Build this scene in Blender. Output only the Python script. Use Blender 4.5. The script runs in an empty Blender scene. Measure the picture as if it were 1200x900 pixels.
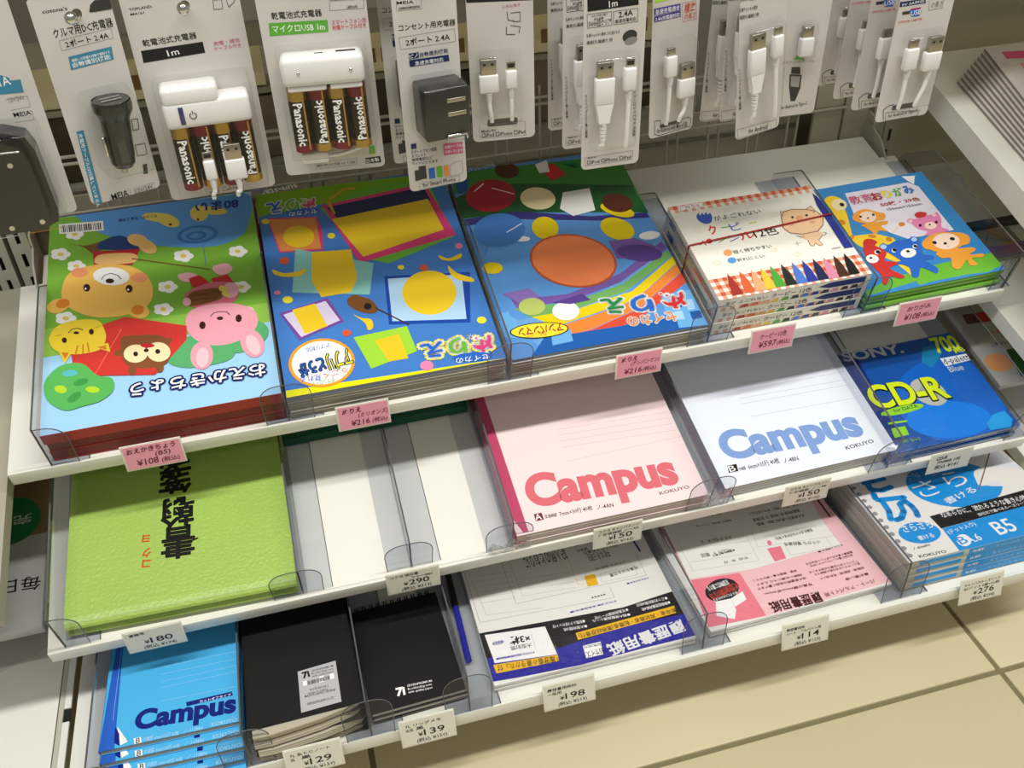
import bpy, bmesh, math, random
from mathutils import Matrix, Vector
random.seed(7)
SC = bpy.context.scene
COL = SC.collection
FZ = 289.6                      # height of the shelf datum above the floor, in mm
def MM(x, y, z): return Vector((x/1000.0, y/1000.0, (z+FZ)/1000.0))

# ---------------------------------------------------------------- camera
cam_d = bpy.data.cameras.new('camera'); cam = bpy.data.objects.new('camera', cam_d); COL.objects.link(cam)
cam.location = MM(254.264, -642.332, 498.286)
cam.rotation_euler = (0.9209, 0.0282, -0.2647)
cam_d.sensor_width = 36.0; cam_d.lens = 1109.6*36/1200; cam_d.clip_start = 0.02; cam_d.clip_end = 30
SC.camera = cam
# ---------------------------------------------------------------- world, lamps, exposure
w = bpy.data.worlds.new('shop_ambient'); SC.world = w; w.use_nodes = True
bg = w.node_tree.nodes['Background']; bg.inputs[0].default_value = (1.0, 0.975, 0.89, 1); bg.inputs[1].default_value = 0.24
def area(name, loc, rot, sx, sy, power, colr):
    d = bpy.data.lights.new(name, 'AREA'); d.shape = 'RECTANGLE'; d.size = sx; d.size_y = sy; d.energy = power; d.color = colr
    o = bpy.data.objects.new(name, d); COL.objects.link(o); o.location = loc; o.rotation_euler = rot
    return o
area('ceiling_strip_light', (0.55, -0.72, 2.65), (0, 0, 0), 3.6, 0.16, 76, (1.0, 0.99, 0.95))
area('ceiling_strip_light', (0.3, -2.6, 2.65), (0, 0, 0), 3.6, 0.16, 10, (1.0, 0.99, 0.95))
SC.view_settings.view_transform = 'Standard'; SC.view_settings.look = 'None'; SC.view_settings.gamma = 1.0
SC.view_settings.use_curve_mapping = False
SC.view_settings.exposure = 0.08
SC.cycles.transparent_max_bounces = 24

# ---------------------------------------------------------------- materials
def lin(h):
    h = h.lstrip('#'); r = [int(h[i:i+2], 16)/255 for i in (0, 2, 4)]
    return tuple((c/12.92 if c <= .04045 else ((c+.055)/1.055)**2.4) for c in r) + (1,)
MATS = {}
def mat(name, hexc, rough=.5, metal=0.0, spec=.5, coat=0.0, bump=None, vary=None):
    if name in MATS: return MATS[name]
    m = bpy.data.materials.new(name); m.use_nodes = True; nt = m.node_tree; b = nt.nodes['Principled BSDF']
    c = lin(hexc); b.inputs['Base Color'].default_value = c; b.inputs['Roughness'].default_value = rough
    b.inputs['Metallic'].default_value = metal; b.inputs['Specular IOR Level'].default_value = spec
    if coat: b.inputs['Coat Weight'].default_value = coat; b.inputs['Coat Roughness'].default_value = .12
    m.diffuse_color = c
    if bump or vary:
        tc = nt.nodes.new('ShaderNodeTexCoord')
    if vary:                                   # (scale, amount)
        n = nt.nodes.new('ShaderNodeTexNoise'); n.inputs['Scale'].default_value = vary[0]; n.inputs['Detail'].default_value = 4
        mx = nt.nodes.new('ShaderNodeMix'); mx.data_type = 'RGBA'
        mx.inputs[6].default_value = tuple(v*(1-vary[1]) for v in c[:3])+(1,); mx.inputs[7].default_value = tuple(min(1, v*(1+vary[1])) for v in c[:3])+(1,)
        nt.links.new(tc.outputs['Object'], n.inputs['Vector']); nt.links.new(n.outputs[0], mx.inputs[0]); nt.links.new(mx.outputs[2], b.inputs['Base Color'])
    if bump:                                   # (scale, strength, distance)
        n = nt.nodes.new('ShaderNodeTexNoise'); n.inputs['Scale'].default_value = bump[0]; n.inputs['Detail'].default_value = 3
        bp = nt.nodes.new('ShaderNodeBump'); bp.inputs['Strength'].default_value = bump[1]; bp.inputs['Distance'].default_value = bump[2]
        nt.links.new(tc.outputs['Object'], n.inputs['Vector']); nt.links.new(n.outputs[0], bp.inputs['Height']); nt.links.new(bp.outputs[0], b.inputs['Normal'])
    MATS[name] = m; return m
def clear_mat(name, tint, gloss=.06, rough=.08, bump=None):
    if name in MATS: return MATS[name]
    m = bpy.data.materials.new(name); m.use_nodes = True; nt = m.node_tree; nt.nodes.clear()
    o = nt.nodes.new('ShaderNodeOutputMaterial'); t = nt.nodes.new('ShaderNodeBsdfTransparent'); g = nt.nodes.new('ShaderNodeBsdfGlossy')
    t.inputs[0].default_value = lin(tint); g.inputs['Roughness'].default_value = rough
    fr = nt.nodes.new('ShaderNodeFresnel'); fr.inputs[0].default_value = 1.3
    mx = nt.nodes.new('ShaderNodeMixShader'); ma = nt.nodes.new('ShaderNodeMath'); ma.operation = 'MAXIMUM'; ma.inputs[1].default_value = gloss
    if bump:
        tc = nt.nodes.new('ShaderNodeTexCoord'); n = nt.nodes.new('ShaderNodeTexNoise'); n.inputs['Scale'].default_value = bump[0]; n.inputs['Detail'].default_value = 2
        bp = nt.nodes.new('ShaderNodeBump'); bp.inputs['Strength'].default_value = bump[1]; bp.inputs['Distance'].default_value = bump[2]
        nt.links.new(tc.outputs['Object'], n.inputs['Vector']); nt.links.new(n.outputs[0], bp.inputs['Height'])
        nt.links.new(bp.outputs[0], g.inputs['Normal']); nt.links.new(bp.outputs[0], fr.inputs['Normal'])
    ge = nt.nodes.new('ShaderNodeNewGeometry'); inv = nt.nodes.new('ShaderNodeMath'); inv.operation = 'SUBTRACT'; inv.inputs[0].default_value = 1
    mu = nt.nodes.new('ShaderNodeMath'); mu.operation = 'MULTIPLY'; nt.links.new(ge.outputs['Backfacing'], inv.inputs[1]); nt.links.new(inv.outputs[0], mu.inputs[1]); nt.links.new(ma.outputs[0], mu.inputs[0])
    nt.links.new(fr.outputs[0], ma.inputs[0]); nt.links.new(mu.outputs[0], mx.inputs[0]); nt.links.new(t.outputs[0], mx.inputs[1]); nt.links.new(g.outputs[0], mx.inputs[2]); nt.links.new(mx.outputs[0], o.inputs[0])
    MATS[name] = m; return m
def edge_mat(name, hexc, bands, dark=.25):
    """page edges: fine light and dark lines across the thickness"""
    if name in MATS: return MATS[name]
    m = mat(name, hexc, .8); nt = m.node_tree; b = nt.nodes['Principled BSDF']; c = lin(hexc)
    tc = nt.nodes.new('ShaderNodeTexCoord'); mp = nt.nodes.new('ShaderNodeMapping'); mp.inputs['Scale'].default_value = (3, 3, bands)
    n = nt.nodes.new('ShaderNodeTexNoise'); n.inputs['Scale'].default_value = 1.0; n.inputs['Detail'].default_value = 5
    mx = nt.nodes.new('ShaderNodeMix'); mx.data_type = 'RGBA'; mx.inputs[6].default_value = tuple(v*(1-dark) for v in c[:3])+(1,); mx.inputs[7].default_value = tuple(min(1, v*1.1) for v in c[:3])+(1,)
    nt.links.new(tc.outputs['Object'], mp.inputs[0]); nt.links.new(mp.outputs[0], n.inputs['Vector']); nt.links.new(n.outputs[0], mx.inputs[0]); nt.links.new(mx.outputs[2], b.inputs['Base Color'])
    return m
INK = dict(abl='#1f5fae',abl2='#6fb3ea',abrn='#5a2a1c',afy='#e0d24a',agl='#b9c86a',agr='#74b060',agr2='#5cae48',agr3='#6cb53a',agrd='#1f8a4a',
 agreen='#3f8a3a',agreend='#1f5a2c',ahl='#e9eef5',aora='#f08a3c',aora2='#b9552c',aorl='#ef8450',apur='#7a5aa8',apur2='#5a3f8c',apurp='#3a3580',ared='#e05038',
 ared2='#d42a34',aredd='#b01e34',askin='#f2ece4',asky='#5c98da',askyl='#a9d4f2',ayel='#ecd014',bear='#f2bf5c',bearb='#f0c07a',black='#1d1c1e',blk='#141414',
 bow1='#6ea7de',bow2='#8a6fb8',brownd='#7a5230',browndog='#8a5230',bunny='#f2a5b4',bunnyb='#f0b4c0',bush='#5cb070',bush2='#5cb85c',camblue='#7f9fd6',
 campink='#f4dcdc',camred='#dc6c76',camred2='#6e4448',camwhite='#e6ecf6',cat='#f6d63a',cdblue='#1450a0',cdblue2='#0e62c4',cdblue3='#0c7ae0',cdcy='#1480b4',
 cdcy2='#1e9ae0',cddark='#0c2c74',cdnavy='#0a1838',cdwh='#e4eaf2',cdyel='#d6e81c',cdyel2='#8fd228',cheek='#f09a6a',cnavy='#2a3488',cnavy2='#20286c',corange='#f0a468',
 cream='#f6e6b4',cwhite='#f4f0e4',cyan='#4cb4ea',cyanb='#2a62c8',dgrey='#3c3a3a',duck='#e8d060',earo='#e0842c',earp='#f6c8d0',eyeb='#3a1c10',
 gline='#b7a8ac',gline2='#55514e',gline3='#a8a49c',gpen='#77746e',grass='#7cb43c',grass2='#92c44c',cork='#9c7c50',green3='#5fae3c',grey1='#8f8b88',grey2='#6f6c6a',
 handb='#3f5ec0',handb2='#5a9fe0',ink='#151517',jean='#20407c',lblue='#1896e0',leafb='#5cc0c8',leafg='#3f9c48',leafy='#b8dc30',lgrey='#9d9a98',lightblue='#a5d5f5',
 lilac='#dcd2ea',lime='#a5dc3c',lwhite='#e6e8ea',maroon='#6e2a2c',maroon2='#6e3a3c',navy='#1c2c7c',navyc='#12207c',navyt='#1c3480',nblue='#4580cc',nblue2='#1c48a8',
 nbluel='#2a68c8',ngreen='#7fb51e',ngreen2='#6cb83c',nnavy='#1c2a5c',oblue='#3c8ac8',obrn='#d0882c',oor='#f0a23c',opale='#e8e2ee',opink='#e686b4',orangel='#e8924c',
 orr='#f2a62c',oyel='#f6cf36',p1='#a8382c',p2='#e0683c',p3='#eab07a',p4='#ecc83c',p5='#4caa3c',p6='#1c2c24',p7='#4a7cd0',p8='#2c3c9c',p9='#1c2850',p10='#e08ca8',
 p11='#4a2c20',p12='#1a1a1a',paper='#efece4',pig='#f4caa0',pigck='#eda888',piglin='#6a4028',pignose='#eaa87c',pinkb='#f5c3c6',pinkc='#f08ab4',pinkd='#d46a7c',
 pinkl='#e0407c',pinkm='#c8608a',pinks='#ef7f90',pinkt='#d45a8a',pond='#5c9ce0',pondring='#3a78c8',purp='#7a4aa0',red='#d0603c',red3='#cc4a1c',redc='#d63a34',
 redc2='#e05a34',redd='#c0282c',redl='#f0705c',redl2='#e0404c',redo3='#d8402c',resblk='#1f1e22',resblue='#2c2c98',resyel='#f0b82c',rod='#7a5c28',sgrey='#8f94a6',
 silver='#b4b8ac',silver2='#9aa098',silverl='#c6ccd4',skin='#f8dcc8',sky='#b4d8f4',spinep='#c2486c',sred='#cc3430',stick='#b9b9b9',sunf='#e8dcc0',teal='#8cccc4',
 tealb='#3f88a8',violet='#4c3a94',white='#f6f5f2',wood='#7a4c24',woodl='#4c2c14',yel='#f2cc28',yel2='#d8a828',yel3='#f0b828',yelc='#f4e63c',yellowb='#f6ee10',
 pinktag='#f2a2b8',handink='#6a1c30',graytag='#dedccb')
def ink(n, rough=.32): return mat('print_'+n, INK[n], rough, spec=.4)
WHITE = mat('white_enamel', '#e7e5da', .38, bump=(900, .04, .0005))
GREYM = mat('grey_enamel', '#bdb9a8', .5)
GREYD = mat('dark_grey_enamel', '#8b8676', .6)
BLACKP = mat('black_plastic', '#161514', .22, coat=.4)
BLACKM = mat('black_matte', '#0d0d0d', .8)
WHITEP = mat('white_plastic', '#f4f2f0', .3, coat=.2)
CHROME = mat('chrome', '#d8d8d4', .12, metal=1)
STEEL = mat('plug_steel', '#b6b0a2', .28, metal=1)
GOLD = mat('battery_gold', '#b8964a', .3, metal=.8)
BATRED = mat('battery_red', '#7c2430', .35, metal=.5)
CARD = mat('package_card', '#d2cdc8', .45)
CLEAR = clear_mat('clear_plastic', '#f3f4f6', .04)
CLEARB = clear_mat('blister_plastic', '#fbfbfb', .035, .05)
FILM = clear_mat('film_plastic', '#fbfbfc', .05, .1, bump=(60, .7, .002))
PEDGE = mat('plastic_cut_edge', '#5a5a5c', .25)

# ---------------------------------------------------------------- mesh builder (mm)
class MB:
    def __init__(s): s.v = []; s.f = []; s.m = []; s.mats = []; s.smooth = []
    def mi(s, m):
        if m not in s.mats: s.mats.append(m)
        return s.mats.index(m)
    def face(s, pts, m, sm=False):
        n = len(s.v); s.v += [tuple(p) for p in pts]; s.f.append(tuple(range(n, n+len(pts)))); s.m.append(s.mi(m)); s.smooth.append(sm)
    def add(s, vs, fs, m, sm=False):
        n = len(s.v); s.v += [tuple(p) for p in vs]; k = s.mi(m)
        for f in fs: s.f.append(tuple(n+i for i in f)); s.m.append(k); s.smooth.append(sm)
        return s
    def box(s, x0, x1, y0, y1, z0, z1, m):
        vs = [(x, y, z) for z in (z0, z1) for y in (y0, y1) for x in (x0, x1)]
        return s.add(vs, [(0, 2, 3, 1), (4, 5, 7, 6), (0, 1, 5, 4), (2, 6, 7, 3), (0, 4, 6, 2), (1, 3, 7, 5)], m)
    def cbox(s, x0, x1, y0, y1, z0, z1, m, c=1.0):
        """box with chamfered edges"""
        bm = bmesh.new(); vs = [bm.verts.new((x, y, z)) for z in (z0, z1) for y in (y0, y1) for x in (x0, x1)]
        for f in [(0, 2, 3, 1), (4, 5, 7, 6), (0, 1, 5, 4), (2, 6, 7, 3), (0, 4, 6, 2), (1, 3, 7, 5)]: bm.faces.new([vs[i] for i in f])
        bmesh.ops.bevel(bm, geom=bm.edges[:], offset=c, segments=2, affect='EDGES', profile=.5)
        bm.verts.index_update(); s.add([v.co.copy() for v in bm.verts], [[v.index for v in f.verts] for f in bm.faces], m, True); bm.free(); return s
    def prism(s, pts, z0, z1, m, mside=None, sm=False):
        """pts: 2-D outline, counter-clockwise, extruded in z"""
        n = len(pts); a = [(x, y, z0) for x, y in pts]; b = [(x, y, z1) for x, y in pts]
        s.add(a+b, [tuple(range(n-1, -1, -1)), tuple(range(n, 2*n))], m)
        s.add(a+b, [(i, (i+1) % n, n+(i+1) % n, n+i) for i in range(n)], mside or m, sm); return s
    def cyl(s, p0, p1, r0, r1, m, n=14, caps=True):
        p0 = Vector(p0); p1 = Vector(p1); d = (p1-p0).normalized(); a = d.orthogonal().normalized(); b = d.cross(a)
        vs = []
        for p, r in ((p0, r0), (p1, r1)):
            for i in range(n):
                t = 2*math.pi*i/n; vs.append(p+a*(r*math.cos(t))+b*(r*math.sin(t)))
        s.add(vs, [(i, (i+1) % n, n+(i+1) % n, n+i) for i in range(n)], m, True)
        if caps: s.add(vs, [tuple(range(n-1, -1, -1)), tuple(range(n, 2*n))], m)
        return s
    def tube(s, pts, r, m, n=8):
        pts = [Vector(p) for p in pts]; rs = r if isinstance(r, (list, tuple)) else [r]*len(pts); vs = []; up = None
        for i, p in enumerate(pts):
            d = (pts[min(i+1, len(pts)-1)]-pts[max(i-1, 0)]).normalized()
            a = d.orthogonal().normalized() if up is None else (up-d*up.dot(d)).normalized(); up = a; b = d.cross(a)
            for k in range(n):
                t = 2*math.pi*k/n; vs.append(p+a*(rs[i]*math.cos(t))+b*(rs[i]*math.sin(t)))
        fs = [(i*n+k, i*n+(k+1) % n, (i+1)*n+(k+1) % n, (i+1)*n+k) for i in range(len(pts)-1) for k in range(n)]
        s.add(vs, fs, m, True); L = len(pts)*n; s.add(vs, [tuple(range(n-1, -1, -1)), tuple(range(L-n, L))], m); return s
    def ball(s, c, r, m, n=12):
        c = Vector(c); vs = []; k = n//2
        for j in range(1, k):
            for i in range(n):
                a = math.pi*j/k; t = 2*math.pi*i/n; vs.append(c+Vector((r*math.sin(a)*math.cos(t), r*math.sin(a)*math.sin(t), r*math.cos(a))))
        vs += [c+Vector((0, 0, r)), c-Vector((0, 0, r))]; T = len(vs)-2
        fs = [(j*n+i, (j+1)*n+i, (j+1)*n+(i+1) % n, j*n+(i+1) % n) for j in range(k-2) for i in range(n)]
        fs += [(T, i, (i+1) % n) for i in range(n)] + [(T+1, (k-2)*n+(i+1) % n, (k-2)*n+i) for i in range(n)]
        return s.add(vs, fs, m, True)
    def mesh(s, name):
        me = bpy.data.meshes.new(name); me.from_pydata([(x/1000, y/1000, z/1000) for x, y, z in s.v], [], s.f)
        for m in s.mats: me.materials.append(m)
        me.polygons.foreach_set('material_index', s.m); me.polygons.foreach_set('use_smooth', s.smooth); me.update(); return me
    def build(s, name, parent=None, label=None, kind=None):
        o = bpy.data.objects.new(name, s.mesh(name)); COL.objects.link(o)
        if parent: o.parent = parent
        if label: o['label'] = label
        if kind: o['kind'] = kind
        return o
def W(o): o.location = (0, 0, FZ/1000); return o
def tag(o, label, cat, group=None):
    o['label'] = label; o['category'] = cat
    if group: o['group'] = group
    return o
def thing(name, label, cat, M, group=None):
    o = bpy.data.objects.new(name, None); COL.objects.link(o); o.matrix_world = M; o.empty_display_size = .02
    return tag(o, label, cat, group)
def struct(mb, name, M=None, parent=None):
    o = mb.build(name, parent)
    if not parent: o['kind'] = 'structure'
    if M is not None: o.matrix_world = M
    return o
def dup(root, M, label=None, group=None):
    r = root.copy(); COL.objects.link(r); r.matrix_world = M
    if label: r['label'] = label
    if group: r['group'] = group
    for c in list(root.children):
        k = c.copy(); COL.objects.link(k); k.parent = r
        for g in list(c.children):
            q = g.copy(); COL.objects.link(q); q.parent = k
    return r
# ---------------------------------------------------------------- shelf frames
FR = {1: (0, 0, .2508), 2: (-83.605, -121.403, .2451), 3: (-176.158, -201.438, -.0167)}
def SM(k, x, y, h=0, rot=0):
    Y, Z, t = FR[k]
    return Matrix.Translation(MM(0, Y, Z)) @ Matrix.Rotation(t, 4, 'X') @ Matrix.Translation((x/1000, y/1000, h/1000)) @ Matrix.Rotation(math.radians(rot), 4, 'Z')
def VM(x, y, z, yaw=0, roll=0):
    return Matrix.Translation(MM(x, y, z)) @ Matrix.Rotation(math.radians(yaw), 4, 'Z') @ Matrix.Rotation(math.pi/2, 4, 'X') @ Matrix.Rotation(math.radians(roll), 4, 'Z')
# ---------------------------------------------------------------- flat print
TXT = {}
BOLD = {'Campus': .048, 'CD-R': .03, '700': .03, 'KOKUYO': .012, 'SONY.': .03, '書': .006, '翰': .006, '箋': .006, 'コ': .03, 'ク': .03, 'ヨ': .03, '履歴書用紙': .008, 'B5': .012, 'ぬりえ': .025, 'おえかきちょう': .02, '80まい': .03, '教育': .01, 'お': .03, 'り': .03, 'が': .03, 'み': .03, 'ぬ': .03, 'え': .03,
        '×3枚': .03, '50枚・29色': .02, 'Panasonic': .03, '7i': .05, 'さら': -.01, 'アンパンマン': .03}
def text_mesh(s, off=0.0):
    key = (s, round(off, 3))
    if key in TXT: return TXT[key]
    c = bpy.data.curves.new('t', 'FONT'); c.body = s; c.resolution_u = 6 if s in ('Campus', 'CD-R', '700', 'SONY.', 'B5', 'ぬりえ', '書', '翰', '箋') else (1 if len(s) > 8 else 3); c.offset = off; c.fill_mode = 'FRONT'
    o = bpy.data.objects.new('t', c); COL.objects.link(o); bpy.context.view_layer.update()
    me = bpy.data.meshes.new_from_object(o.evaluated_get(bpy.context.evaluated_depsgraph_get()))
    vs = [(v.co.x, v.co.y) for v in me.vertices]; fs = [tuple(p.vertices) for p in me.polygons]
    bpy.data.objects.remove(o); bpy.data.curves.remove(c); bpy.data.meshes.remove(me)
    TXT[key] = (vs, fs); return TXT[key]
def put_text(mb, s, p0, e, u, z, m, off=0.0):
    base = text_mesh(s, BOLD.get(s, 0.008))
    if not base[0]: return
    x0 = min(a for a, b in base[0]); x1 = max(a for a, b in base[0]); y1 = max(b for a, b in base[0]); y1 = max(y1, .55)
    sc = math.hypot(*u)/y1; vs, fs = text_mesh(s, BOLD.get(s, 0.008)+off/sc) if off else base
    w_ = x1-x0
    mb.add([(p0[0]+e[0]*(a-x0)/w_+u[0]*b/y1, p0[1]+e[1]*(a-x0)/w_+u[1]*b/y1, z) for a, b in vs], fs, m)
def catmull(P, n=5):
    out = []; N = len(P)
    for i in range(N):
        a, b, c, d = P[i-1], P[i], P[(i+1) % N], P[(i+2) % N]
        for k in range(n):
            t = k/n; out.append(tuple(.5*(2*b[j]+(c[j]-a[j])*t+(2*a[j]-5*b[j]+4*c[j]-d[j])*t*t+(3*b[j]-a[j]-3*c[j]+d[j])*t**3) for j in (0, 1)))
    return out
def ccw(P):
    return P if sum(P[i][0]*P[(i+1) % len(P)][1]-P[(i+1) % len(P)][0]*P[i][1] for i in range(len(P))) > 0 else P[::-1]
def stroke(mb, P, w, z, m):
    h = w/2
    for (x0, y0), (x1, y1) in zip(P, P[1:]):
        L = math.hypot(x1-x0, y1-y0) or 1; nx, ny = -(y1-y0)/L*h, (x1-x0)/L*h
        mb.face([(x0-nx, y0-ny, z), (x1-nx, y1-ny, z), (x1+nx, y1+ny, z), (x0+nx, y0+ny, z)], m)
    if w > .8:
        for x, y in P: mb.face([(x+h*math.cos(a*math.pi/4), y+h*math.sin(a*math.pi/4), z) for a in range(8)], m)
DZ = .010
def art(mb, items, z0, rough=.32, clip=None):
    z = z0+.12
    for it in items:
        z += DZ; k, c, a = it[0], it[1], it[2]; m = None if k == 'G' else ink('white' if c == 'flower' else c, rough)
        if k in 'PS':
            P = ccw([(a[i], a[i+1]) for i in range(0, len(a), 2)])
            if k == 'S':
                P = catmull(P)
                if clip: P = [(min(max(x, 0), clip[0]), min(max(y, 0), clip[1])) for x, y in P]
            mb.face([(x, y, z) for x, y in P], m)
        elif k == 'E':
            cx, cy, ax, ay, bx, by = a; P = [(cx+ax*math.cos(t)+bx*math.sin(t), cy+ay*math.cos(t)+by*math.sin(t)) for t in [2*math.pi*i/28 for i in range(28)]]
            if clip: P = [(min(max(x, 0), clip[0]), min(max(y, 0), clip[1])) for x, y in P]
            mb.face([(x, y, z) for x, y in ccw(P)], m)
        elif k == 'F':
            cx, cy, ax, ay, bx, by = a
            if c == 'sunf':
                P = [(cx+ax*.5*math.cos(t)+bx*.5*math.sin(t), cy+ay*.5*math.cos(t)+by*.5*math.sin(t)) for t in [2*math.pi*i/16 for i in range(17)]]; stroke(mb, P, .4, z, m)
                for i in range(10):
                    t = 2*math.pi*i/10; stroke(mb, [(cx+r*(ax*math.cos(t)+bx*math.sin(t)), cy+r*(ay*math.cos(t)+by*math.sin(t))) for r in (.65, 1)], .4, z, m)
                continue
            P = []
            for i in range(60):
                t = 2*math.pi*i/60; r = .78+.2*abs(math.cos(2.5*t)); P.append((cx+r*(ax*math.cos(t)+bx*math.sin(t)), cy+r*(ay*math.cos(t)+by*math.sin(t)), z))
            mb.face([(x, y, z) for x, y in ccw([q[:2] for q in P])], m)
            P = [(cx+.3*(ax*math.cos(t)+bx*math.sin(t)), cy+.3*(ay*math.cos(t)+by*math.sin(t))) for t in [2*math.pi*i/16 for i in range(16)]]
            mb.face([(x, y, z+.005) for x, y in ccw(P)], ink('duck', rough))
        elif k == 'L':
            stroke(mb, [(a[i], a[i+1]) for i in range(1, len(a), 2)], a[0], z, m)
        elif k == 'T':
            if a[6]:
                for q in range(8):
                    t = math.pi*q/4; put_text(mb, it[3], (a[0]+a[6]*math.cos(t), a[1]+a[6]*math.sin(t)), a[2:4], a[4:6], z, m)
            else: put_text(mb, it[3], a[0:2], a[2:4], a[4:6], z, m)
        elif k == 'B':                      # barcode
            x0, y0, x1, y1, x2, y2, x3, y3 = a; t = 0; rr = random.Random(3)
            while t < .97:
                w_ = rr.choice((.012, .02, .03)); t2 = t+w_
                mb.face([(x0+(x1-x0)*t, y0+(y1-y0)*t, z), (x0+(x1-x0)*t2, y0+(y1-y0)*t2, z), (x3+(x2-x3)*t2, y3+(y2-y3)*t2, z), (x3+(x2-x3)*t, y3+(y2-y3)*t, z)][::-1], m); t = t2+rr.choice((.012, .02, .03))
        elif k == 'G':                      # woven red and white check
            x0, y0, x1, y1 = a[0], a[1], a[4], a[5]; s = 4.3; nx = round((x1-x0)/s); ny = max(1, round((y1-y0)/s)); sx = (x1-x0)/nx; sy = (y1-y0)/ny
            mb.face([(x0, y0, z), (x1, y0, z), (x1, y1, z), (x0, y1, z)], ink('cwhite', rough))
            for i in range(nx):
                for j in range(ny):
                    q = (i % 2)+(j % 2)
                    if q: mb.face([(x0+i*sx, y0+j*sy, z+.005), (x0+(i+1)*sx, y0+j*sy, z+.005), (x0+(i+1)*sx, y0+(j+1)*sy, z+.005), (x0+i*sx, y0+(j+1)*sy, z+.005)], ink('red', rough) if q == 2 else mat('print_check_half', '#e8a88c', rough))
def lbl_mat(hexc, rough=.4): return mat('c_'+hexc, hexc, rough)
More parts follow.
